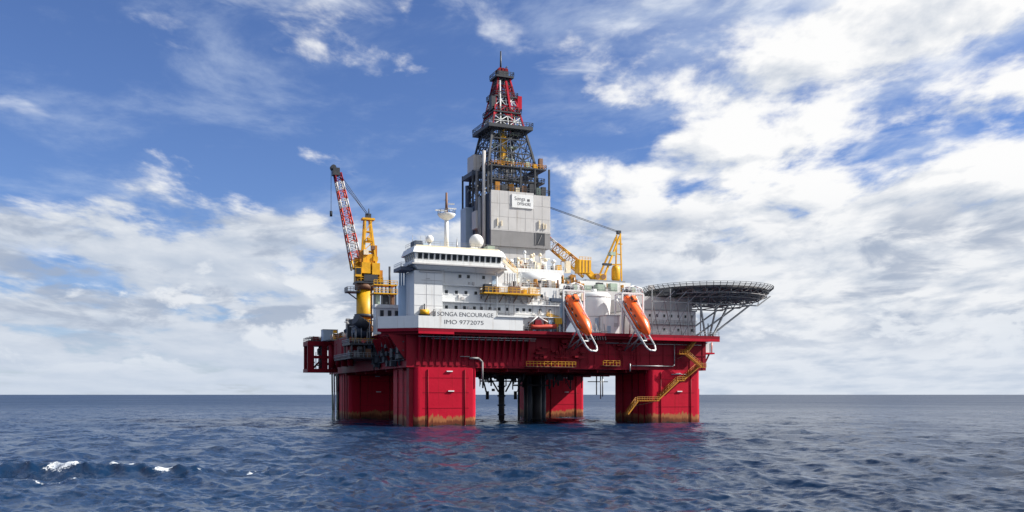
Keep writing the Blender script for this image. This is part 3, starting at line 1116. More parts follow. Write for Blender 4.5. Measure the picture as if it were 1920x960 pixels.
# yellow service platform
yp = thing('yellow_service_platform', (25, -3.6, 34.2), 'yellow railed service platform projecting from the white facade', 'platform')
MB().box(17.0, 32.8, -5.4, -2.0, 34.15, 34.45).build('floor', 'yellow', yp)
MB().rail([(17.1, -2.1, 34.45), (17.1, -5.3, 34.45), (32.7, -5.3, 34.45), (32.7, -2.1, 34.45)], 1.3, 1.1, 0.075).build('railing', 'yellow', yp)
for x in (18.5, 22.5, 26.5, 31):
    MB().bar((x, -2.0, 32.3), (x, -5.0, 34.1), 0.2).build('strut', 'rust', yp)
for x0, x1, h, mt in ((17.6, 19.6, 2.2, 'dark'), (20.4, 21.6, 1.6, 'rust'), (24.6, 27.4, 1.9, 'rust'), (28.4, 29.4, 1.2, 'yellow'), (30.3, 32.0, 1.9, 'cream')):
    MB().box(x0, x1, -4.4, -2.6, 34.46, 34.46 + h).build('equipment_box', mt, yp)
cx_ = thing('white_deck_container', (24.7, 2, 36.75), 'small bright white cubic container above the yellow platform', 'container')
MB().box(22.4, 27.0, -1.5, 2.5, 37.6, 40.5).build('body', 'white', cx_) if False else MB().box(24.2, 27.6, -1.4, 2.5, 36.75, 40.3).build('body', 'white', cx_)
m = MB()
for x in (24.5, 25.2, 25.9, 26.6, 27.3):
    m.box(x - 0.1, x + 0.1, -1.5, -1.38, 36.9, 40.1)
m.each('rib', 'white', cx_)
tk = thing('white_storage_tank', (36, 3, 36.75), 'long white rounded tank lying on the roof right of the bridge', 'tank')
MB().tube((30.4, 3, 39.3), (41.6, 3, 39.3), 1.95, 24).build('shell', 'white', tk)
for x in (32.5, 39.5):
    MB().box(x - 0.4, x + 0.4, 1.3, 4.7, 36.75, 38.4).build('saddle', 'grey', tk)
for x in (30.4, 41.6):
    s_ = 1 if x > 35 else -1
    e_ = MB()
    prof = [(1.95 * math.cos(a), 0.8 * math.sin(a)) for a in np.linspace(0, math.pi / 2, 6)]
    n = 24
    vs = [(x + s_ * h, 3 + r * math.cos(2 * math.pi * i / n), 39.3 + r * math.sin(2 * math.pi * i / n)) for r, h in prof for i in range(n)]
    fs = [(q * n + i, q * n + (i + 1) % n, (q + 1) * n + (i + 1) % n, (q + 1) * n + i) for q in range(5) for i in range(n)]
    e_.add(vs, fs, True).build('end_cap', 'white', tk)
MB().rail([(30.6, 2.4, 41.2), (41.4, 2.4, 41.2)], 0.9, 1.3, 0.04).build('railing', 'white', tk)
sl = thing('cream_stairway', (27, 4, 41), 'cream stairway sloping down from the right end of the bridge', 'stairs')
MB().bar((24.4, 3.4, 45.4), (29.8, 3.4, 40.7), 0.9, 0.5).build('stringer', 'cream', sl)
MB().rail([(24.4, 3.0, 45.6), (29.8, 3.0, 40.9)], 1.1, 0.9, 0.07).build('handrail', 'yellow', sl)
MB().box(29.4, 31.6, 2.6, 5.4, 39.6, 40.8).build('landing', 'cream', sl)

# ventilators and small gear on the roof behind the tank
rng = random.Random(12)
vents = [(38.4, 14, 3.2, .7), (40.0, 17, 5.0, .55), (41.6, 13, 2.4, .9), (43.2, 18, 5.6, .5), (44.6, 12, 3.0, .8), (36.6, 19, 4.2, .6), (33.2, 16, 3.0, .8), (45.4, 19, 4.4, .6), (39.2, 20, 6.4, .45), (42.4, 21, 6.0, .5)]
for i, (x, y, h, r) in enumerate(vents):
    o = thing('roof_ventilator', (x, y, 43), 'pale mushroom ventilator on the crowded roof in front of the grey tower', 'ventilator', 'ventilators on the roof before the grey tower')
    MB().tube((x, y, 43), (x, y, 43 + h), r * 0.55, 9).build('stem', ('white', 'cream', 'rust', 'white')[i % 4], o)
    MB().lathe((x, y, 43 + h), [(r * 0.5, -0.5), (r, -0.35), (r, 0.1), (r * 0.5, 0.45), (0, 0.55)], 12).build('cap', ('white', 'cream')[i % 2], o)
rp = thing('roof_pipework', (41, 16, 43), 'tangle of cream and yellow pipes on the roof under the grey tower', 'pipework')
m = MB()
for i in range(22):
    x, y = rng.uniform(34, 49), rng.uniform(9.5, 24)
    z = 43 + rng.uniform(0.4, 4.4)
    m.path([(x, y, 43.0), (x, y, z), (x + rng.uniform(-3, 3), y, z)], 0.14, 5)
pm = m.build('pipe_run', 'cream', rp)
pm['kind'] = 'stuff'
m = MB()
m.rail([(30, 8.2, 43), (46, 8.2, 43), (46, 20, 43)], 1.1, 1.0, 0.05)
m.build('railing', 'white', rp)
MB().box(44.5, 45.8, 9, 10.5, 43.02, 44.6).build('valve_box', 'yellow', rp)
MB().box(46.6, 47.4, 8.5, 9.5, 39.02, 41.2).build('valve_box', 'palegreen', rp)

# crowded gear on the roofs and galleries right of the bridge
rng = random.Random(55)
zones = ((28.2, 40.0, -1.7, 0.6, 36.75, 2.6, 26), (40.4, 49.6, 6.4, 9.0, 39.05, 3.2, 22), (31.0, 49.0, 9.0, 22.0, 43.05, 3.4, 30), (40.2, 49.0, -1.6, 5.0, 33.9, 2.4, 14))
for mt in ('dark', 'ochre', 'cream', 'bone', 'rust', 'steel'):
    m = MB()
    for x0, x1, y0, y1, z, hm, cnt in zones:
        for i in range(cnt // 6 + 1):
            x, y, h = rng.uniform(x0, x1), rng.uniform(y0, y1), rng.uniform(0.5, hm)
            r_ = rng.random()
            if r_ < 0.45:
                m.box(x, x + rng.uniform(0.4, 1.5), y, y + rng.uniform(0.4, 1.2), z, z + h)
            elif r_ < 0.8:
                m.tube((x, y, z), (x, y, z + h), rng.uniform(0.08, 0.35), 7)
            else:
                m.path([(x, y, z), (x, y, z + h), (x + rng.uniform(-2.5, 2.5), y, z + h)], 0.12, 5)
    o = m.build('roof_gear', mt, ac)
    o['kind'] = 'stuff'
MB().rail([(24.2, -1.8, 36.72), (39.9, -1.8, 36.72)], 1.1, 1.1, 0.06).build('roof_railing', 'bone', ac)
MB().rail([(40.1, 6.1, 39.02), (49.9, 6.1, 39.02)], 1.1, 1.1, 0.06).build('roof_railing', 'ochre', ac)
for x in (41.0, 43.4, 46.0, 48.4):
    MB().box(x, x + 1.3, 5.9, 6.02, 35.2, 37.4).build('louvre', 'dark', ac)


# ------------------------------------------------------------------ free-fall lifeboats on launching frames
def boat_section(t):
    """Half-width, half-height and lift at station t (0 stern .. 1 bow)."""
    w = 1.80 * (math.sin(min(1.0, (t + 0.10) / 0.45) * math.pi / 2) ** 0.8) * (1.0 if t < 0.62 else math.cos((t - 0.62) / 0.38 * math.pi / 2) ** 0.62)
    h = w * (1.06 if t < 0.6 else 1.06)
    return max(w, 0.05), max(h, 0.05)


def lifeboat(label):
    o = thing('free_fall_lifeboat', (0, 0, 0), label, 'lifeboat', 'orange lifeboats on the front of the deck')
    L = 14.0
    n, ns = 20, 26
    vs, fs = [], []
    for i in range(ns):
        t = i / (ns - 1)
        w, h = boat_section(t)
        for j in range(n):
            a = 2 * math.pi * j / n
            ca_, sa_ = math.cos(a), math.sin(a)
            e = 0.75
            yy = w * math.copysign(abs(ca_) ** e, ca_)
            zz = h * math.copysign(abs(sa_) ** e, sa_) * (0.95 if sa_ > 0 else 1.05)
            vs.append(((t - 0.5) * L, yy, zz))
    for i in range(ns - 1):
        for j in range(n):
            fs.append((i * n + j, (i + 1) * n + j, (i + 1) * n + (j + 1) % n, i * n + (j + 1) % n))
    fs.append(tuple(range(n)))
    fs.append(tuple((ns - 1) * n + i for i in reversed(range(n))))
    MB().add(vs, fs, True).build('boat_hull', 'orange', o)
    c = MB()
    c.frustum([(-5.6, -0.85), (-3.3, -0.85), (-3.3, 0.85), (-5.6, 0.85)], 1.3, [(-5.3, -0.65), (-3.8, -0.65), (-3.8, 0.65), (-5.3, 0.65)], 2.5)
    cn = c.build('conning_tower', 'orange', o)
    MB().box(-3.62, -3.45, -0.55, 0.55, 1.75, 2.25).build('tower_window', 'glass', cn)
    for y in (-1, 1):
        MB().box(-5.0, -4.0, y * 0.80 - 0.06, y * 0.80 + 0.06, 1.7, 2.2).build('tower_window', 'glass', cn)
        g = MB()
        g.box(-6.0, 4.6, y * 1.77 - 0.09, y * 1.77 + 0.09, -0.30, -0.08)
        g.build('fender', 'dark', o)
        for x in (-2.2, 0.2):
            MB().box(x, x + 0.9, y * 1.77 - 0.06, y * 1.77 + 0.06, 0.30, 0.75).build('side_window', 'glass', o)
    for x in (-4.2, -0.9, 2.3):
        w_, h_ = boat_section(x / L + 0.5)
        for y in (-1, 1):
            MB().box(x - 0.28, x + 0.28, y * w_ - 0.04, y * w_ + 0.04, -0.02, 0.18).build('reflective_tape', 'white', o)
    MB().box(0.4, 1.5, -0.45, 0.45, 1.64, 1.88).build('top_hatch', 'boom_red', o)
    MB().box(2.9, 3.6, -0.3, 0.3, 1.42, 1.66).build('bow_hatch', 'dark', o)
    ln = MB()
    for y in (-1, 1):
        for q in range(7):
            xa, xb = -5.4 + q * 1.4, -5.4 + (q + 1) * 1.4
            ln.path([(xa, y * 1.85, 0.02), ((xa + xb) / 2, y * 1.86, -0.28), (xb, y * 1.85, 0.02)], 0.035, 4)
    ln.build('grab_line', 'bone', o)
    MB().box(-7.3, -6.55, -0.6, 0.6, -1.1, 0.5).build('stern_door', 'dark', o)
    MB().box(-6.3, 2.6, -0.14, 0.14, -1.9, -1.5).build('keel', 'dark', o)
    MB().rail([(-3.0, 0.5, 1.76), (2.6, 0.5, 1.6)], 0.35, 1.2, 0.05).build('grab_rail', 'white', o)
    return o


def boat_frame(top, bot):
    top, bot = Vector(top), Vector(bot)
    X = (bot - top).normalized()
    Yl = Vector((0, 0, 1)).cross(X).normalized()
    Z = X.cross(Yl).normalized()
    if Z.z < 0:
        Yl, Z = -Yl, -Z
    mm = Matrix((X, Yl, Z)).transposed().to_4x4()
    mm.translation = (top + bot) / 2
    return mm


def cradle(mm, gx0, gx1, label):
    c = mm.translation
    o = thing('launching_frame', (c.x, -1.5, 24.9), label, 'davit', 'launching frames on the front of the deck')

    def w(x, y, z): return mm @ Vector((x, y, z))
    for s in (-1, 1):
        m = MB()
        m.path([w(-8.0, 1.95 * s, -0.9), w(9.4, 1.95 * s, -1.5)], 0.24, 7)
        m.build('side_rail', 'white', o)
        m = MB()
        m.path([w(-8.0, 1.2 * s, -2.3), w(7.0, 1.2 * s, -2.3)], 0.2, 7)
        for x in np.linspace(-7.5, 7, 9):
            m.tube(w(x, 1.95 * s, -0.95 - 0.035 * (x + 8)), w(x - 0.8, 1.2 * s, -2.3), 0.1, 5)
        m.build('launch_rail', 'white', o)
    m = MB()
    m.path([w(9.4, 1.95, -1.5), w(10.6, 1.5, -1.6), w(11.1, 0.9, -1.6), w(11.1, -0.9, -1.6), w(10.6, -1.5, -1.6), w(9.4, -1.95, -1.5)], 0.24, 7)
    m.build('end_loop', 'white', o)
    m = MB()
    for x in (-7.0, -3.5, 0, 3.5, 7.0):
        m.tube(w(x, -1.2, -2.35), w(x, 1.2, -2.35), 0.16, 6)
    m.build('cross_member', 'white', o)
    # portal and legs on deck
    m = MB()
    for x in (gx0, gx1):
        m.bar((x, -2.2, 24.9), (x, -2.2, 36.2), 0.42)
        m.bar((x, 1.8, 24.9), (x, 1.8, 36.2), 0.36)
        m.bar((x, -2.2, 36.2), (x, 1.8, 36.2), 0.36)
        m.bar((x, -2.2, 31.0), (x, 1.8, 36.0), 0.2)
    m.bar((gx0, -2.2, 36.2), (gx1, -2.2, 36.2), 0.4).bar((gx0, 1.8, 36.2), (gx1, 1.8, 36.2), 0.36)
    m.build('portal', 'white', o)
    m = MB()
    for s in (-1, 1):
        a = w(3.5, 1.2 * s, -2.3)
        m.tube(a, (a.x, -0.2, 20.4), 0.2, 6)
        m.tube(w(6.2, 1.2 * s, -2.3), (a.x, 0.0, 20.4), 0.16, 6)
        a = w(-3.0, 1.2 * s, -2.3)
        m.tube(a, (a.x, a.y + 0.4, 24.9), 0.2, 6)
    m.build('raking_leg', 'steel', o)
    cx = (gx0 + gx1) / 2
    wn = MB().tube((cx - 1.5, 0.6, 37.2), (cx + 1.0, 0.6, 37.2), 0.75, 12).build('winch_drum', 'dark', o)
    MB().box(cx - 1.9, cx + 1.5, 0, 1.2, 36.4, 36.8).build('winch_bed', 'steel', wn)
    MB().box(cx + 1.1, cx + 2.2, 0.1, 1.1, 36.8, 38.2).build('motor', 'palegreen', wn)
    MB().rail([(gx0, -2.3, 36.4), (gx1, -2.3, 36.4)], 1.1, 0.9, 0.05).build('railing', 'white', o)
    MB().rail([(gx1, -2.3, 36.4), (gx1, 1.9, 36.4)], 1.1, 0.9, 0.05).build('railing', 'white', o)
    MB().path([(gx0, -2.2, 36.3), (gx0 + 0.6, -2.6, 37.6), (cx, -3.0, 38.2), (gx1 - 0.6, -2.6, 37.6), (gx1, -2.2, 36.3)], 0.16, 6).build('top_hoop', 'white', o)
    return o


B1 = boat_frame((42.9, -1.4, 34.3), (45.2, -9.2, 24.2))
B2 = boat_frame((60.7, -1.4, 34.9), (63.1, -9.2, 24.6))
for mm, lab in ((B1, 'orange lifeboat nose down, the left one, between white deckhouse and white drum tank'),
                (B2, 'orange lifeboat nose down, the right one, nearest the helideck')):
    b = lifeboat(lab)
    b.matrix_world = mm
cradle(B1, 41.0, 47.2, 'white tubular launching frame under the left orange lifeboat, next to white drum tank')
cradle(B2, 59.0, 65.6, 'white tubular launching frame under the right orange lifeboat, next to the helideck')

# rescue boat and its crane left of the lifeboats
rb = thing('rescue_boat', (34.5, -3, 25), 'small red and orange rescue boat lying flat at the deck edge', 'boat')
vs, fs = [], []
n, ns = 12, 14
for i in range(ns):
    t = i / (ns - 1)
    w_ = 0.95 * math.sin(min(1, (t + .25) / .5) * math.pi / 2) * (1 if t < .65 else math.cos((t - .65) / .37 * math.pi / 2) ** .6)
    for j in range(n):
        a = 2 * math.pi * j / n
        vs.append((31.0 + 7.6 * t, -3.0 + w_ * math.cos(a), 26.0 + 0.65 * math.sin(a) + 0.35 * t * t))
for i in range(ns - 1):
    for j in range(n):
        fs.append((i * n + j, (i + 1) * n + j, (i + 1) * n + (j + 1) % n, i * n + (j + 1) % n))
fs += [tuple(range(n)), tuple((ns - 1) * n + i for i in reversed(range(n)))]
MB().add(vs, fs, True).build('boat_hull', 'boom_red', rb)
MB().frustum([(32.0, -3.6), (34.2, -3.6), (34.2, -2.4), (32.0, -2.4)], 26.5, [(32.3, -3.4), (33.8, -3.4), (33.8, -2.6), (32.3, -2.6)], 27.9).build('cabin', 'red_dark', rb)
MB().box(33.0, 36.5, -3.3, -2.7, 24.92, 25.5).build('chock', 'dark', rb)
dv = thing('boat_davit', (38.6, -2.5, 24.9), 'short yellow davit standing beside the rescue boat', 'davit')
MB().tube((38.8, -2.4, 24.9), (38.8, -2.4, 28.4), 0.55, 10).build('post', 'yellow', dv)
MB().bar((39.9, -2.4, 28.4), (35.9, -2.4, 29.6), 0.7, 0.9).build('arm', 'yellow', dv)
MB().box(38.2, 40.2, -3.0, -1.8, 27.0, 28.6).build('winch_housing', 'yellow', dv)
MB().tube((36.2, -2.4, 29.2), (36.2, -2.4, 26.8), 0.05, 4).build('fall_wire', 'dark', dv)
gd = thing('deck_machinery', (33, 0, 24.9), 'dark machinery in shade between white facade and rescue boat', 'machinery')
rng = random.Random(31)
for i in range(9):
    x = 29.5 + i * 1.15
    h = rng.uniform(1.0, 4.6)
    MB().box(x, x + rng.uniform(0.6, 1.3), -2.9, -2.1, 24.95, 24.95 + h).build('equipment_box', ('dark', 'rust', 'bluegrey', 'navy')[i % 4], gd)
MB().path([(30, -3.1, 26.4), (33, -3.1, 28.8), (36, -3.1, 27.4)], 0.14, 6).build('hose', 'white', gd)
sh = thing('blue_deckhouse', (38, 0, 25), 'blue-grey shaded deckhouse left of the first lifeboat', 'deckhouse')
MB().box(40.05, 45.0, -1.9, 5.9, 24.96, 33.8).build('wall', 'bluegrey', sh)
MB().box(40.4, 41.6, -2.02, -1.88, 25.2, 27.4).build('door', 'navy', sh)
MB().box(37.0, 40.4, -3.0, -2.05, 33.0, 33.9).build('canopy', 'navy', sh)


# ------------------------------------------------------------------ drill floor enclosure (grey tower) and derrick
en = thing('drill_floor_enclosure', (46.6, 50, 24.9), 'tall grey clad drill floor enclosure with dark lower band and white sign', 'tower')
MB().box(38.0, 55.4, 41.0, 59.5, 24.95, 54.2).build('substructure', 'grey', en)
MB().box(36.5, 56.7, 40.0, 60.0, 54.2, 59.3).build('lower_band', 'midgrey', en)
# cladding in separate sheets, upper tier
xs_ = np.linspace(36.5, 56.7, 8)
for i in range(7):
    dz_ = 0.0 if i not in (5, 6) else -0.5
    zz = [59.32, 63.3, 67.4, 71.4 + dz_]
    for q in range(3):
        MB().box(xs_[i] + 0.04, xs_[i + 1] - 0.04, 40.0 + 0.03 * ((i + q) % 2), 40.3, zz[q] + 0.03, zz[q + 1] - 0.03).build('cladding_sheet', 'grey', en)
MB().box(36.52, 56.68, 40.32, 60.0, 59.31, 70.6).build('core_wall', 'grey', en)
MB().box(36.48, 56.72, 39.94, 40.0, 59.0, 59.3).build('band_trim', 'grey', en)
# dark opening in the lower band
op = MB().box(51.6, 54.6, 39.9, 40.2, 55.3, 58.9).build('opening', 'dark', en)
m = MB()
m.box(51.4, 54.8, 39.82, 39.98, 58.9, 59.1).box(51.4, 51.6, 39.82, 39.98, 55.2, 58.9).box(54.6, 54.8, 39.82, 39.98, 55.2, 58.9)
m.bar((52.2, 39.85, 55.4), (53.6, 39.85, 58.4), 0.2)
m.build('opening_frame', 'midgrey', op)
# sign board
sg = MB().box(43.4, 50.7, 39.72, 39.92, 66.4, 70.6).build('sign_board', 'white', en)
text_mesh('sign_lettering', 'Songa', 1.7, (44.3, 39.71, 68.7), 'ink', sg, 3.6)
text_mesh('sign_lettering', 'OFFSHORE', 1.35, (45.2, 39.71, 67.2), 'ink', sg, 4.6)
MB().box(48.6, 49.4, 39.66, 39.72, 68.6, 69.3).build('sign_mark', 'ink', sg)
for x in (38.6, 40.0, 52.8, 54.2, 55.0):
    MB().box(x - 0.15, x + 0.15, 39.6, 39.9, 60.4, 62.0 + (x % 1) * 1.2).build('lamp_bracket', 'cream', en)
# shaded left flank: tall ducts, wall sheet with its shade painted in navy, service boxes
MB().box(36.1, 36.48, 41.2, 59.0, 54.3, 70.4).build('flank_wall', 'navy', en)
for y, r, z0, z1, mt in ((43.2, 0.55, 54.4, 84, 'grey'), (46.4, 0.85, 54.4, 70, 'steel'), (49.6, 0.5, 54.4, 79, 'midgrey'), (57.8, 0.9, 56, 76, 'navy')):
    MB().tube((35.4, y, z0), (35.4, y, z1), r, 10).build('duct', mt, en)
MB().box(33.9, 36.08, 51.5, 55.5, 60.4, 66.2).build('service_box', 'grey', en) if False else MB().box(34.0, 36.05, 46.8, 50.4, 60.4, 66.0).build('service_box', 'grey', en)
MB().box(33.6, 36.05, 55.0, 60.0, 55.0, 68.5).build('service_box', 'bluegrey', en)
MB().box(34.4, 37.6, 50.0, 55.6, 79.2, 84.4).build('service_box', 'grey', en)
MB().box(34.0, 38.2, 49.6, 59.8, 77.8, 79.18).build('service_deck', 'navy', en)
m = MB()
for x, y in ((36.8, 40.4), (34.2, 59.6), (34.2, 50.0), (36.8, 59.6), (56.4, 40.4), (56.4, 59.6), (46.6, 40.4), (51.5, 40.4)):
    m.bar((x, y, 68), (x, y, 79.4), 0.5)
m.each('frame_post', 'dark', en)
m = MB()
m.rail([(36.6, 40.1, 71.4), (56.6, 40.1, 71.4)], 1.3, 1.0, 0.09)
m.build('top_railing', 'dark', en)

dk = thing('derrick', (44.6, 50.5, 71), 'tapering lattice drilling derrick, dark below and red and white towards its crown', 'derrick')
DC = (44.8, 50.5)
LV = [(71.0, 17.2), (75.4, 16.8), (79.6, 16.2), (84.2, 14.5), (88.8, 12.5), (93.2, 10.6), (96.6, 9.2), (100.0, 7.7), (103.4, 6.3), (106.8, 5.0), (109.6, 3.9)]


def dcor(i, kx):
    z, w_ = LV[i]
    sx, sy = ((-1, -1), (1, -1), (1, 1), (-1, 1))[kx]
    xo = -0.55 * (z - 71) / 38
    return Vector((DC[0] + xo + sx * w_ / 2, DC[1] + sy * w_ / 2, z))


for i in range(len(LV) - 1):
    upper = i >= 5
    mat = ('dark' if i < 5 else ('red', 'white', 'red_dark', 'red', 'red_dark')[i - 5])
    for kx in range(4):
        MB().bar(dcor(i, kx), dcor(i + 1, kx), 0.62 if i < 5 else 0.5).build('leg_section', ('dark' if i < 5 else ('red', 'red_dark')[(i + kx) % 2]), dk)
    g = MB()
    b = MB()
    for kx in range(4):
        j = (kx + 1) % 4
        g.bar(dcor(i + 1, kx), dcor(i + 1, j), 0.34)
        mid = (dcor(i + 1, kx) + dcor(i + 1, j)) / 2
        low_ = (dcor(i, kx) + dcor(i, j)) / 2
        b.bar(dcor(i, kx), mid, 0.26)
        b.bar(dcor(i, j), mid, 0.26)
        b.bar(low_, mid, 0.22)
        q1, q2 = dcor(i, kx).lerp(dcor(i, j), .25), dcor(i, kx).lerp(dcor(i, j), .75)
        b.bar(q1, dcor(i + 1, kx).lerp(dcor(i + 1, j), .25), 0.16)
        b.bar(q2, dcor(i + 1, kx).lerp(dcor(i + 1, j), .75), 0.16)
        b.bar(dcor(i + 1, kx), low_, 0.24)
        b.bar(dcor(i + 1, j), low_, 0.24)
        hz2 = [(dcor(i, q) + dcor(i + 1, q)) / 2 for q in (kx, j)]
        b.bar(hz2[0], hz2[1], 0.16)
    g.each('girt', 'dark' if i < 6 else 'red_dark', dk)
    b.build('brace', ('dark', 'navy')[i % 2] if i < 5 else ('white', 'red', 'white', 'red_dark', 'dark')[i - 5], dk)
# inside: guide rails, travelling gear, racked pipe
for x in (-1.6, 1.6):
    MB().bar((DC[0] + x, 50.5, 60), (DC[0] - 0.4 + x * 0.7, 50.5, 107), 0.4).build('guide_rail', 'midgrey', dk)
MB().box(DC[0] - 1.4, DC[0] + 1.0, 49.4, 51.6, 83.0, 91.0).build('top_drive', 'yellow', dk)
MB().bar((DC[0] - 2.6, 44.6, 79.6), (DC[0] - 2.0, 45.6, 92.8), 0.7).build('ladder_cage', 'yellow', dk)
MB().box(DC[0] - 0.9, DC[0] + 0.7, 49.6, 51.4, 93.5, 97.5).build('travelling_block', 'dark', dk)
m = MB()
rng = random.Random(3)
for i in range(34):
    x, y = DC[0] + rng.uniform(-5.6, 5.6), 50.5 + rng.uniform(2.0, 5.6)
    m.tube((x, y, 71), (x * 0.97 + 1.3, y, rng.uniform(86, 92)), 0.11, 5)
o = m.build('racked_pipe', 'steel', dk)
o['kind'] = 'stuff'
m = MB()
for z in (82.0, 86.4, 90.8):
    for i in range(6):
        x = DC[0] + rng.uniform(-5, 4)
        m.box(x, x + rng.uniform(0.5, 1.6), 45 + rng.uniform(0, 2), 47.6, z, z + rng.uniform(0.4, 1.5))
o = m.build('rack_fitting', 'palegreen', dk)
o['kind'] = 'stuff'


def deck_ring(z, half, th, hole, mat, rmat, cx=DC[0], cy=DC[1], rh=1.2):
    p_ = MB()
    p_.box(cx - half, cx + half, cy - half, cy - hole, z, z + th).box(cx - half, cx + half, cy + hole, cy + half, z, z + th)
    p_.box(cx - half, cx - hole, cy - hole, cy + hole, z, z + th).box(cx + hole, cx + half, cy - hole, cy + hole, z, z + th)
    pl = p_.build('platform', mat, dk)
    MB().rail([(cx - half, cy - half, z + th), (cx + half, cy - half, z + th), (cx + half, cy + half, z + th), (cx - half, cy + half, z + th)], rh, 1.1, 0.09, closed=True).build('railing', rmat, pl)
    return pl


deck_ring(92.0, 7.5, 1.1, 3.6, 'dark', 'dark', DC[0] - 0.3)
deck_ring(97.6, 4.8, 0.4, 2.8, 'dark', 'dark', DC[0] - 0.4)
deck_ring(102.8, 3.9, 0.4, 2.2, 'dark', 'dark', DC[0] - 0.4)
deck_ring(109.4, 3.0, 0.6, 0.8, 'dark', 'dark', DC[0] - 0.5)
deck_ring(79.2, 9.4, 0.4, 6.5, 'dark', 'ochre', DC[0] + 1.6)
deck_ring(75.0, 9.0, 0.4, 6.5, 'dark', 'dark', DC[0] + 1.6)
for x, y, h, mt in ((38.6, 41.6, 3.0, 'ochre'), (40.6, 41.4, 2.0, 'dark'), (43.2, 41.5, 2.6, 'ochre'), (45.4, 41.3, 1.7, 'cream'), (47.6, 41.4, 2.4, 'rust'),
                    (50.2, 41.6, 3.2, 'dark'), (52.6, 41.6, 2.2, 'palegreen'), (54.4, 41.6, 2.6, 'dark')):
    MB().box(x, x + 1.5, y, y + 1.5, 71.42, 71.42 + h).build('equipment_box', mt, dk)
for x, y, h, mt in ((54.2, 41.6, 3.4, 'rust'), (52.2, 41.8, 1.5, 'yellow'), (49.6, 41.6, 1.8, 'palegreen'), (55.4, 46, 2.0, 'yellow'), (40.0, 41.6, 1.2, 'rust')):
    MB().box(x - 0.6, x + 0.6, y, y + 1.2, 79.62, 79.62 + h).build('equipment_box', mt, dk)
m = MB()
rng = random.Random(77)
for i in range(70):
    z = rng.uniform(72, 106)
    hw_ = (15 - (z - 75) * 0.34) * 0.42
    x, y = DC[0] - 0.3 + rng.uniform(-hw_, hw_), DC[1] + rng.uniform(-hw_, hw_)
    if i % 2:
        m.tube((x, y, z), (x, y, z + rng.uniform(1.5, 6)), rng.uniform(0.08, 0.25), 5)
    else:
        m.box(x, x + rng.uniform(0.4, 1.8), y, y + rng.uniform(0.4, 1.5), z, z + rng.uniform(0.3, 1.8))
o = m.build('derrick_fitting', 'dark', dk)
o['kind'] = 'stuff'
cr = MB().box(42.6, 46.0, 48.8, 52.2, 110.05, 111.8).build('crown_block', 'dark', dk)
for x in (43.2, 44.2, 45.3):
    MB().tube((x, 49, 112.2), (x, 52, 112.2), 0.7, 12).build('sheave', 'red_dark', cr)
MB().tube((43.95, 50.5, 111.8), (43.95, 50.5, 118.6), 0.36, 7, 0.22).build('lightning_mast', 'dark', dk)
MB().path([(45.7, 50.5, 111.8), (45.7, 50.5, 113.6), (46.4, 50.5, 114.0)], 0.16, 5).build('davit_arm', 'dark', dk)
# cladding boxes hung on the upper lattice
MB().box(39.2, 40.6, 46.4, 48.4, 98.2, 102.6).build('stair_cage', 'dark', dk)
MB().box(48.2, 49.7, 46.6, 48.4, 99.2, 103.6).build('stair_cage', 'red', dk)
MB().bar((46.2, 45.7, 93.2), (44.4, 47.2, 108), 0.6).build('red_ladder', 'red', dk)
MB().bar((42.0, 45.7, 93.2), (42.4, 47.2, 108), 0.35).build('white_ladder', 'white', dk)


# ------------------------------------------------------------------ cranes
c1 = thing('pedestal_crane', (-0.8, 50, 24.9), 'yellow pedestal crane at the left end, red and white boom raised steeply', 'crane')
ped = MB().tube((-0.8, 50, 24.9), (-0.8, 50, 39.8), 2.4, 20).build('pedestal', 'yellow', c1)
MB().tube((-0.8, 50, 31.4), (-0.8, 50, 32.4), 3.0, 20).build('pedestal_collar', 'dark', ped)
bal = MB().box(-6.4, -2.6, 48.0, 52.0, 38.8, 39.2).build('balcony', 'dark', c1)
MB().rail([(-2.6, 48, 39.2), (-6.4, 48, 39.2), (-6.4, 52, 39.2)], 1.2, 0.8, 0.09).build('railing', 'steel', bal)
MB().bar((-2.6, 50, 36.6), (-5.8, 50, 38.8), 0.3).build('strut', 'dark', bal)
MB().tube((-0.8, 50, 39.8), (-0.8, 50, 41.6), 2.9, 20).build('slew_ring', 'rust', c1)
MB().box(-3.6, 4.3, 47.0, 53.0, 41.6, 42.2).build('turntable', 'dark', c1)
MB().box(-2.2, 0.6, 47.2, 50.4, 44.6, 47.9).build('machinery_house', 'yellow', c1)
MB().box(0.9, 3.3, 47.0, 50.6, 44.3, 47.8).build('machinery_house', 'yellow', c1)
MB().box(-3.4, 3.4, 50.8, 52.8, 42.2, 49.6).build('rear_house', 'yellow', c1)
cb = MB().box(-4.3, -2.4, 46.6, 48.9, 43.4, 46.2).build('cab', 'yellow', c1)
MB().box(-4.36, -4.28, 46.8, 48.7, 44.2, 46.0).build('cab_window', 'glass', cb)
MB().box(-4.1, -2.6, 46.52, 46.6, 44.2, 46.0).build('cab_window', 'glass', cb)
m = MB()
m.rail([(-3.5, 47.05, 42.2), (4.2, 47.05, 42.2), (4.2, 53, 42.2)], 1.3, 0.9, 0.09)
m.build('railing', 'yellow', c1)
for x, y in ((-1.4, 48.2), (2.4, 48.2), (-1.4, 51.6), (2.4, 51.6)):
    MB().bar((x, y, 47.8), (0.1 + (x - .5) * .42, 50 + (y - 50) * .4, 61.0), 0.55).build('a_frame_leg', 'yellow', c1)
m = MB()
for z, h in ((51.5, 1.75), (54.5, 1.5), (57.5, 1.2)):
    m.bar((0.4 - h, 48.9, z), (0.4 + h, 48.9, z), 0.3).bar((0.4 - h, 51.0, z), (0.4 + h, 51.0, z), 0.3)
    m.bar((0.4 - h, 48.9, z), (0.4 + h * .8, 48.9, z + 3), 0.22)
m.each('a_frame_brace', 'yellow', c1)
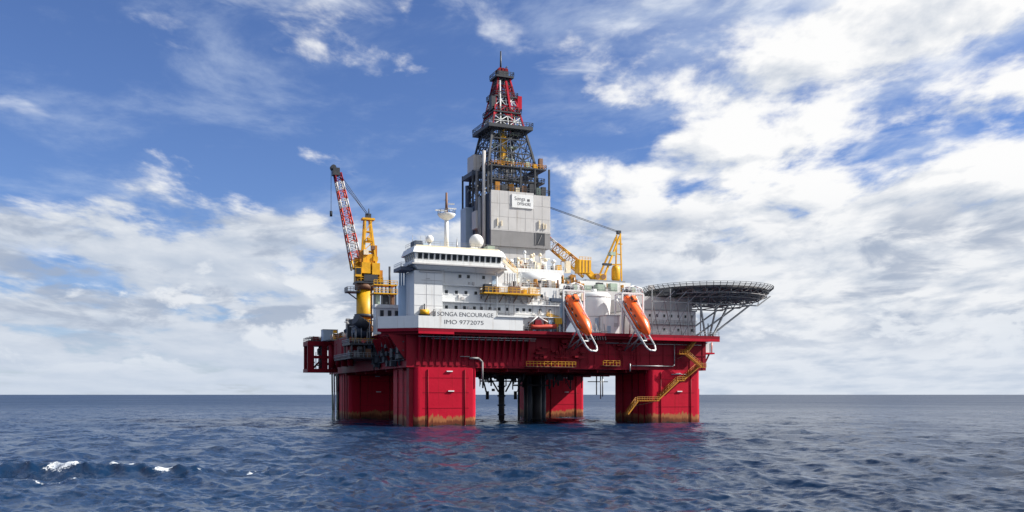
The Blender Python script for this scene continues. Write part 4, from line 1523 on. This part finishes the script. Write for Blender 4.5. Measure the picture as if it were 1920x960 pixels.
for x, y, z, s_, mt in ((-0.8, 47.6, 51.0, 1.5, 'cream'), (1.4, 47.6, 52.5, 1.1, 'rust'), (0.2, 47.8, 55.0, 0.9, 'yellow'), (2.2, 48, 49.2, 1.4, 'yellow')):
    MB().box(x - s_ * .5, x + s_ * .5, y, y + 1.2, z - s_ * .5, z + s_ * .5).build('winch_box', mt, c1)
for x0, x1, y0, z0, z1, mt in ((-3.5, -2.3, 49.2, 42.2, 46.6, 'ochre'), (3.35, 4.4, 48.0, 42.2, 45.8, 'ochre'), (-1.6, 2.6, 46.9, 42.2, 44.2, 'dark'), (-1.0, 1.9, 48.4, 48.0, 50.6, 'yellow'),
                           (-2.6, -1.2, 48.2, 48.0, 51.6, 'ochre'), (1.5, 2.9, 48.9, 48.0, 53.4, 'ochre')):
    MB().box(x0, x1, y0, y0 + 1.9, z0, z1).build('equipment_box', mt, c1)
ld = MB()
for x in (1.75, 2.35):
    ld.bar((x, 47.6, 25.2), (x, 47.6, 42.0), 0.1)
for i in range(32):
    ld.bar((1.75, 47.6, 25.6 + i * .5), (2.35, 47.6, 25.6 + i * .5), 0.07)
ld.build('ladder', 'ochre', c1)
hd = MB().box(-1.6, 2.2, 48.8, 51.2, 61.0, 61.6).build('a_frame_head', 'yellow', c1)
MB().box(-0.4, 1.2, 49.4, 50.6, 61.6, 63.0).build('sheave_box', 'dark', hd)
MB().tube((0.6, 50, 63), (0.6, 50, 64.6), 0.16, 6).build('aerial', 'dark', hd)
bt = Vector((-9.0, 50, 74.4))
bb = Vector((-3.0, 50, 46.0))
secs = lattice(bb, bt, 3.0, 1.9, 11, (0, 1, 0), 0.24, 0.12)
for i, s_ in enumerate(secs):
    s_.build('boom_section', ('yellow', 'boom_red', 'bone', 'boom_red', 'bone', 'boom_red', 'boom_red', 'bone', 'boom_red', 'bone', 'red_dark')[i], c1)
hdm = MB().box(-10.5, -8.5, 48.8, 51.2, 73.7, 75.9).build('boom_head', 'dark', c1)
MB().tube((-10.3, 49, 76.0), (-10.3, 51, 76.0), 0.8, 12).build('sheave', 'dark', hdm)
for y in (49.3, 50.7):
    MB().tube((-9.0, y, 75), (0.3, y, 62.6), 0.09, 5).build('luffing_wire', 'dark', c1)
MB().tube((-7.0, 50, 71), (0.3, 50, 62.4), 0.09, 5).build('luffing_wire', 'dark', c1)
MB().tube((-10.9, 50, 75.4), (-10.9, 50, 63.0), 0.07, 5).build('hoist_wire', 'dark', c1)
MB().tube((-10.9, 50, 63.0), (-10.9, 50, 61.4), 0.4, 8).build('hook_block', 'dark', c1)

c2 = thing('pedestal_crane', (82, 57, 24.9), 'yellow crane on the right, boom passing behind the grey tower', 'crane')
MB().tube((82, 57, 24.9), (82, 57, 45.4), 2.6, 20).build('pedestal', 'white', c2)
MB().tube((82, 57, 45.4), (82, 57, 46.6), 3.2, 20).build('slew_ring', 'grey', c2)
MB().box(76.5, 91.6, 54.0, 60.0, 46.6, 47.2).build('turntable', 'steel', c2)
mh = MB().box(74.2, 78.6, 54.4, 58.0, 49.4, 53.8).build('machinery_house', 'yellow', c2)
m = MB()
for q in (75.2, 76.4, 77.6):
    m.box(q - 0.1, q + 0.1, 54.3, 54.4, 49.6, 53.6)
m.each('panel_rib', 'rust', mh)
MB().rail([(74.2, 54.5, 53.8), (78.6, 54.5, 53.8)], 1.0, 0.9, 0.08).build('railing', 'yellow', mh)
MB().bar((77.8, 56, 50.4), (81.0, 56, 47.4), 1.6, 1.8).build('boom_foot', 'yellow', c2)
MB().box(80.4, 84.6, 54.6, 58.4, 47.2, 49.4).build('winch_frame', 'yellow', c2)
for x in (81.2, 83.4):
    MB().tube((x, 54.4, 48.4), (x, 58.2, 48.4), 0.9, 12).build('winch_drum', 'rust', c2)
for y in (54.8, 59.2):
    MB().bar((83.2, y, 47.2), (90.4, y * .6 + 57 * .4, 63.0), 0.55).build('gantry_leg', 'yellow', c2)
    MB().bar((90.6, y, 47.2), (90.6, y * .6 + 57 * .4, 63.8), 0.42).build('gantry_post', 'yellow', c2)
m = MB()
m.bar((85.8, 55.4, 52.8), (90.6, 55.0, 53.0), 0.4).bar((87.6, 55.6, 57.0), (90.6, 55.4, 56.4), 0.3).bar((88.9, 55.8, 60.2), (91.4, 55.8, 60.2), 0.35)
m.each('gantry_tie', 'yellow', c2)
MB().box(83.4, 86.6, 54.4, 55.6, 52.4, 53.1).build('catwalk', 'dark', c2)
MB().box(86.4, 88.4, 55.0, 57.0, 56.0, 57.2).build('light_box', 'palegreen', c2)
MB().lathe((89.0, 56.0, 47.2), [(0.0, 0), (1.2, 0.1), (1.55, 0.8), (1.55, 4.2), (1.1, 5.4), (0.0, 5.6)], 16).build('cab', 'yellow', c2)
MB().box(90.0, 91.3, 56.4, 57.6, 63.8, 65.0).build('gantry_head', 'dark', c2)
b2a, b2b = Vector((78.4, 57.5, 49.6)), Vector((53.8, 72, 73.8))
secs = lattice(b2a, b2b, 3.4, 2.2, 13, (0.35, 0.9, 0), 0.24, 0.12)
for i, s_ in enumerate(secs):
    s_.build('boom_section', ('yellow', 'yellow', 'ochre', 'yellow', 'ochre', 'bone')[i] if i < 6 else ('boom_red', 'bone')[i % 2], c2)
for y in (0.0, 1.2):
    MB().tube((90.6, 56.4 + y, 64.6), (53.8, 72 + y, 78.8), 0.10, 5).build('pendant_wire', 'dark', c2)
MB().bar((53.8, 72, 73.8), (53.8, 72.6, 79.2), 0.4).build('jib_mast', 'red_dark', c2)


# ------------------------------------------------------------------ drum tank, right deckhouse, helideck
dt = thing('white_drum_tank', (55.3, 8, 24.9), 'big white upright drum tank between the two orange lifeboats', 'tank')
MB().lathe((55.3, 8, 24.9), [(4.1, 0), (4.4, 2.0), (4.95, 9.2), (5.05, 11.0), (4.4, 12.0), (0, 12.4)], 32).build('shell', 'white', dt)
m = MB()
for h, r in ((5.0, 4.66), (10.6, 5.06)):
    m.lathe((55.3, 8, 24.9), [(r - 0.1, h), (r + 0.05, h), (r + 0.05, h + 0.25), (r - 0.1, h + 0.25)], 32)
m.each('hoop', 'grey', dt)
MB().box(53.6, 54.6, 3.4, 4.6, 25.0, 29.6).build('inspection_door', 'bluegrey', dt)
MB().tube((54.9, 7, 37.2), (54.9, 7, 38.0), 0.8, 12).build('hatch', 'white', dt)
ckb = thing('small_white_cabin', (57.2, 0, 24.9), 'small white box cabin left of the right lifeboat', 'cabin')
MB().box(54.9, 59.0, -0.6, 3.0, 24.92, 29.9).build('wall', 'white', ckb)
MB().box(54.7, 59.2, -0.8, 3.2, 29.92, 30.2).build('roof', 'grey', ckb)
MB().box(55.2, 56.2, -0.7, -0.58, 25.0, 27.1).build('door', 'bluegrey', ckb)
MB().box(57.3, 58.4, -0.68, -0.58, 26.9, 28.0).build('window', 'grey', ckb)
bin_ = thing('pipe_rack', (51, -1, 24.9), 'stack of thin pipes and posts below the left lifeboat frame', 'rack')
m = MB()
rng = random.Random(8)
for i in range(7):
    x = 48.6 + i * 0.8
    m.tube((x, -3.0, 23.0), (x + rng.uniform(-0.5, 0.5), -1.0, 27.6), 0.12, 5)
m.bar((48.0, -2.4, 25.4), (54.6, -2.4, 25.4), 0.2)
m.build('post_row', 'steel', bin_)
mid = thing('middle_deckhouse', (72, 34, 24.9), 'low grey deckhouse behind the drum tank, under the right crane', 'deckhouse')
MB().box(58, 88, 26, 66, 24.95, 40.0).build('wall', 'grey', mid)
MB().box(60, 80, 30, 50, 40.02, 43.4).build('roof_house', 'white', mid)
MB().rail([(58.2, 26.2, 40), (87.8, 26.2, 40)], 1.2, 1.4, 0.06).build('railing', 'steel', mid)
for x in (62, 66.5, 71):
    MB().box(x, x + 2.4, 26.6, 29, 40.02, 41.6 + (x % 2)).build('roof_unit', 'palegreen', mid)

rng = random.Random(66)
for mt in ('dark', 'bone', 'ochre', 'steel'):
    m = MB()
    for i in range(9):
        x, y, h = rng.uniform(58.5, 86), rng.uniform(26.4, 29.4), rng.uniform(0.5, 2.8)
        if i % 2:
            m.box(x, x + rng.uniform(0.5, 2.2), y, y + rng.uniform(0.5, 1.2), 40.03, 40.03 + h)
        else:
            m.tube((x, y, 40.03), (x, y, 40.03 + h), rng.uniform(0.1, 0.4), 7)
    o = m.build('roof_gear', mt, mid)
    o['kind'] = 'stuff'
rh = thing('right_deckhouse', (76, 14, 24.9), 'pale grey deckhouse with small windows in the shade of the helideck', 'deckhouse')
MB().box(66.5, 87.0, 4.0, 25.0, 24.95, 32.4).build('wall', 'white', rh)
MB().box(66.3, 87.2, 3.6, 25.2, 32.42, 32.75).build('ledge', 'steel', rh)
MB().box(66.5, 86.0, 4.4, 25.0, 32.77, 36.4).build('upper_wall', 'grey', rh)
MB().box(66.6, 87.1, 3.3, 3.99, 28.3, 28.5).build('walkway', 'steel', rh)
MB().rail([(66.7, 3.4, 28.5), (87, 3.4, 28.5)], 1.1, 1.2, 0.05).build('railing', 'steel', rh)
w1 = MB().box(-0.5, 0.5, -0.08, 0.02, -0.55, 0.55).build('window', 'white', None)
MB().box(-0.34, 0.34, -0.11, -0.07, -0.4, 0.4).build('pane', 'glass', w1)
w1.parent = rh
for i, x in enumerate((69.0, 71.4, 73.8, 76.2, 78.6, 81.0, 83.4, 85.6)):
    o = w1 if i == 0 else copy_part(w1, rh, (0, 0, 0))
    o.location = (x - 76, 4.0 - 14, 30.9 - 24.9)
    if i % 2:
        copy_part(w1, rh, (x - 76, 4.0 - 14, 26.9 - 24.9))
d_ = MB().box(67.4, 68.5, 3.9, 4.0, 25.0, 27.2).build('door', 'bluegrey', rh)
MB().box(68.25, 68.38, 3.82, 3.9, 26.0, 26.1).build('handle', 'dark', d_)

hd_ = thing('helideck', (94.4, 9.5, 24.9), 'round grey helideck with safety net held out over the sea on trusses', 'helideck')
HC, HR, HZ = (94.4, 9.5), 18.0, 39.2
NS = 32


def hp_(r, i, z, n=NS): return (HC[0] + r * math.cos(2 * math.pi * i / n), HC[1] + r * math.sin(2 * math.pi * i / n), z)


MB().prism([hp_(HR, i, 0)[:2] for i in range(NS)], HZ - 0.55, HZ).build('deck_plate', 'midgrey', hd_)
g = MB()
for i in range(-5, 6):
    d = i * 3.2
    c_ = math.sqrt(max(0.1, (HR - 0.4) ** 2 - d * d))
    g.box(HC[0] + d - 0.14, HC[0] + d + 0.14, HC[1] - c_, HC[1] + c_, HZ - 1.5, HZ - 0.56)
for i in (-12, -6, 0, 6, 12):
    c_ = math.sqrt((HR - 0.4) ** 2 - i * i)
    g.box(HC[0] - c_, HC[0] + c_, HC[1] + i - 0.2, HC[1] + i + 0.2, HZ - 2.1, HZ - 0.57)
g.build('deck_beam', 'midgrey', hd_)
nt = MB()
for i in range(NS * 2):
    nt.bar(hp_(HR, i, HZ - 0.9, NS * 2), hp_(HR + 1.6, i, HZ + 0.45, NS * 2), 0.14)
    nt.bar(hp_(HR + 1.6, i, HZ + 0.45, NS * 2), hp_(HR + 1.7, i, HZ + 0.9, NS * 2), 0.12)
for r, z, t_ in ((HR + 1.6, HZ + 0.45, 0.14), (HR + 0.8, HZ + 0.1, 0.09), (HR + 0.2, HZ - 0.3, 0.16), (HR + 1.7, HZ + 0.9, 0.1), (HR + 0.3, HZ - 0.9, 0.14), (HR + 1.2, HZ + 0.27, 0.07), (HR + 0.4, HZ - 0.07, 0.07)):
    for i in range(NS * 2):
        nt.bar(hp_(r, i, z, NS * 2), hp_(r, i + 1, z, NS * 2), t_)
nt.build('safety_net', 'dark', hd_)
lo = MB()
for i in range(NS):
    lo.bar(hp_(HR - 0.3, i, HZ - 2.0), hp_(HR - 0.3, i + 1, HZ - 2.0), 0.22)
    lo.bar(hp_(HR - 0.3, i, HZ - 2.0), hp_(HR - 0.1, i + 1, HZ - 0.6), 0.12)
for i in range(NS):
    lo.bar(hp_(HR - 2.5, i, HZ - 3.0), hp_(HR - 2.5, i + 1, HZ - 3.0), 0.22)
    lo.bar(hp_(HR - 2.5, i, HZ - 3.0), hp_(HR - 0.3, i + 1, HZ - 2.0), 0.16)
    lo.bar(hp_(HR - 2.5, i, HZ - 3.0), hp_(HR - 5.5, i + 1, HZ - 1.4), 0.16)
    lo.bar(hp_(HR - 0.3, i, HZ - 2.0), hp_(HR - 0.3, i, HZ - 0.5), 0.16)
for i in range(-4, 5):
    d = i * 3.6
    c_ = math.sqrt((HR - 2.5) ** 2 - d * d)
    lo.bar((HC[0] - c_, HC[1] + d, HZ - 3.0), (HC[0] + c_, HC[1] + d, HZ - 3.0), 0.25)
lo.build('rim_truss', 'midgrey', hd_)
# main trusses: lower chords, verticals and diagonals to the deck edge
LZ = 34.6
m = MB()
for y in (0.5, 9.5, 18.5):
    m.bar((84.5, y, LZ), (106.5, y, LZ), 0.34)
    m.bar((106.5, y, LZ), (111.0, y, HZ - 1.6), 0.3)
for x in (86, 92, 98, 104):
    m.bar((x, 0.5, LZ), (x, 18.5, LZ), 0.26)
m.each('lower_chord', 'steel', hd_)
m = MB()
for y in (0.5, 9.5, 18.5):
    for x in (86.0, 92.0, 98.0, 104.0):
        m.bar((x, y, LZ), (x + 3, y, HZ - 1.6), 0.2)
        m.bar((x + 3, y, HZ - 1.6), (x + 6 if x < 104 else x + 2.5, y, LZ), 0.2)
for x in (86.0, 92.0, 98.0):
    m.bar((x, 0.5, LZ), (x, -6.0, HZ - 1.6), 0.22)
    m.bar((x + 3, 0.5, LZ), (x + 1, -4.0, HZ - 1.6), 0.16)
m.each('truss_web', 'steel', hd_)
for p0, p1 in (((89.4, 0.5, 25.0), (103.5, 0.5, LZ)), ((89.6, 9.5, 25.0), (104.5, 9.5, LZ)), ((89.4, 18.5, 25.0), (104.5, 18.5, LZ)),
               ((88.4, -2.6, 25.0), (96.0, 0.5, LZ)), ((88.0, 0.5, 25.0), (86.2, 0.5, LZ)), ((89.4, 0.5, 25.0), (92.0, 0.5, LZ))):
    MB().bar(p0, p1, 0.42).build('strut', 'steel', hd_)
m = MB()
for x in (70, 74, 78, 82):
    m.bar((x, 0.2, LZ), (x + 4, 3.4, 25.0 + (x % 3)), 0.16).bar((x + 4, 0.2, LZ), (x, 3.4, 25.0), 0.16)
    m.bar((x, 0.2, LZ), (x + 2, -2.0, HZ - 1.7), 0.16)
m.bar((70, 0.2, LZ), (86, 0.5, LZ), 0.22)
for x in (70.0, 76.0, 82.0, 86.2):
    m.bar((x, 0.3, 24.92), (x, 0.3, HZ - 0.8), 0.26)
m.build('support_lattice', 'steel', hd_)
MB().box(74.6, 78.6, 1.4, 4.2, 36.5, 38.6).build('access_platform', 'dark', hd_)


# ------------------------------------------------------------------ left end clutter
def skid(loc, size, label, seed, mats, n=9, name='machinery_skid', cat='machinery'):
    rg = random.Random(seed)
    x, y, z = loc
    sx, sy, sz = size
    o = thing(name, loc, label, cat)
    MB().box(x - sx / 2, x + sx / 2, y - sy / 2, y + sy / 2, z, z + 0.35).build('bed', 'dark', o)
    for i in range(n):
        bx, by = x + rg.uniform(-.42, .30) * sx, y + rg.uniform(-.48, .25) * sy
        w_, d_, h_ = rg.uniform(.12, .32) * sx, rg.uniform(.1, .3) * sy, rg.uniform(.25, 1.0) * sz
        mt = rg.choice(mats)
        if rg.random() < 0.5:
            MB().box(bx, bx + w_, by, by + d_, z + .35, z + .35 + h_).build('housing', mt, o)
        else:
            r = min(w_, sz * .35) * 0.8
            MB().tube((bx, by, z + .36 + r + rg.uniform(0, max(0.05, sz - 2 * r))), (bx + w_ * 1.6, by + d_ * .4, z + .36 + r + rg.uniform(0, sz * .4)), r, 12).build('drum', mt, o)
    m = MB()
    for i in range(8):
        px_, py_ = x + rg.uniform(-.5, .5) * sx, y - sy * rg.uniform(.3, .5)
        h_ = rg.uniform(.4, 1.0) * sz
        m.path([(px_, py_, z + .2), (px_, py_, z + h_), (px_ + rg.uniform(-.25, .25) * sx, py_, z + h_)], 0.14, 5)
    pp = m.build('pipework', 'steel', o)
    pp['kind'] = 'stuff'
    MB().rail([(x - sx / 2, y - sy / 2, z + .35), (x + sx / 2, y - sy / 2, z + .35)], 1.1, 1.0, 0.06).build('railing', rg.choice(('steel', 'yellow', 'rust')), o)
    return o


DG = ('dark', 'dark', 'navy', 'midgrey', 'rust', 'palegreen', 'dark')
skid((-6.4, 33, 22.4), (7.6, 9, 8.0), 'dark heap of winches and pipes at the foot of the left crane', 2, DG, 14)
skid((-5.6, 46, 24.62), (6.2, 7, 6.4), 'dark machinery stack behind the winch heap, around the left crane pedestal', 5, DG, 12)
skid((-6.4, 60, 24.72), (6.6, 7, 3.0), 'low brown machinery between the left crane and the end porch', 9, ('rust', 'dark', 'cream', 'rust', 'yellow'), 10)
skid((-9.6, 72, 25.02), (8.6, 6, 1.8), 'rusty valve gear on the red porch at the far left end', 14, ('rust', 'dark', 'yellow', 'red_dark'), 9)
ct = thing('blue_grey_container', (-8.2, 65, 24.95), 'tilted-looking blue-grey container standing alone near the far left end', 'container')
MB().box(-10.6, -6.0, 63.4, 66.8, 24.95, 28.4).build('body', 'bluegrey', ct)
m = MB()
for x in np.arange(-10.3, -6.0, 0.6):
    m.box(x - 0.1, x + 0.1, 63.28, 63.4, 25.1, 28.2)
m.each('rib', 'bluegrey', ct)
MB().box(-10.7, -5.9, 63.3, 66.9, 28.42, 28.55).build('roof', 'steel', ct)
# winch porch hanging under the left edge
hw = thing('mooring_winch_gallery', (-6, 40, 19), 'dark gallery of mooring gear hanging below the left deck edge', 'gallery')
rng = random.Random(22)
MB().box(-10.0, -2.7, 28, 50, 18.2, 18.6).build('gallery_floor', 'dark', hw)
MB().rail([(-2.8, 28, 18.6), (-10, 28, 18.6), (-10, 50, 18.6)], 1.2, 1.1, 0.08).build('railing', 'steel', hw)
MB().box(-10.2, -2.7, 28, 38, 22.0, 22.38).build('upper_floor', 'dark', hw)
MB().rail([(-2.8, 28, 22.4), (-10.2, 28, 22.4), (-10.2, 38, 22.4)], 1.2, 1.1, 0.08).build('railing', 'steel', hw)
for x, y in ((-9.6, 28.4), (-6.0, 28.4), (-3.2, 28.4), (-9.6, 37)):
    MB().bar((x, y, 18.6), (x, y, 22.0), 0.4).build('post', 'dark', hw)
for i in range(14):
    x, y = rng.uniform(-9.6, -4.4), rng.uniform(28.4, 34)
    MB().box(x, x + rng.uniform(.8, 2), y, y + 1.5, 18.62, 18.62 + rng.uniform(1, 3.3)).build('winch_box', rng.choice(('dark', 'navy', 'rust', 'midgrey')), hw)
# yellow railed tower between the crane and the accommodation
yt = thing('yellow_railed_gantry', (0, 30, 24.95), 'yellow railed gantry with dark posts between left crane and white block', 'gantry')
m = MB()
for x in (-3.0, -1.0, 1.2, 3.0):
    m.bar((x, 28.4, 24.95), (x, 28.4, 39.4), 0.34)
    m.bar((x, 32.4, 24.95), (x, 32.4, 39.4), 0.3)
m.build('frame', 'dark', yt)
for z in (36.8, 39.2):
    f_ = MB().box(-3.4, 3.4, 28.0, 32.6, z - 0.3, z).build('deck', 'yellow', yt)
    MB().rail([(-3.4, 28.05, z), (3.4, 28.05, z)], 1.1, 0.9, 0.09).build('railing', 'yellow', f_)
MB().tube((1.4, 29, 36.8), (1.4, 29, 44.4), 0.32, 8).build('exhaust_stack', 'dark', yt)
for x0, x1, z0, z1, mt in ((-2.8, -1.4, 32, 36.4, 'palegreen'), (-0.6, 1.0, 31, 36.3, 'dark'), (1.5, 2.9, 32, 36.2, 'rust')):
    MB().box(x0, x1, 29, 31, z0, z1).build('equipment_box', mt, yt)
wb = thing('white_deck_shed', (0, 27, 24.95), 'white shed roof under the yellow gantry by the round stair tower', 'shed')
MB().box(-3.6, 3.2, 25.0, 27.9, 24.95, 32.2).build('wall', 'white', wb)
MB().box(-3.9, 3.4, 24.7, 28.0, 32.22, 33.2).build('roof', 'white', wb)
for x in (-2.4, -0.2, 1.8):
    MB().box(x, x + 1.0, 24.86, 24.98, 29.6, 31.6).build('louvre', 'dark', wb)
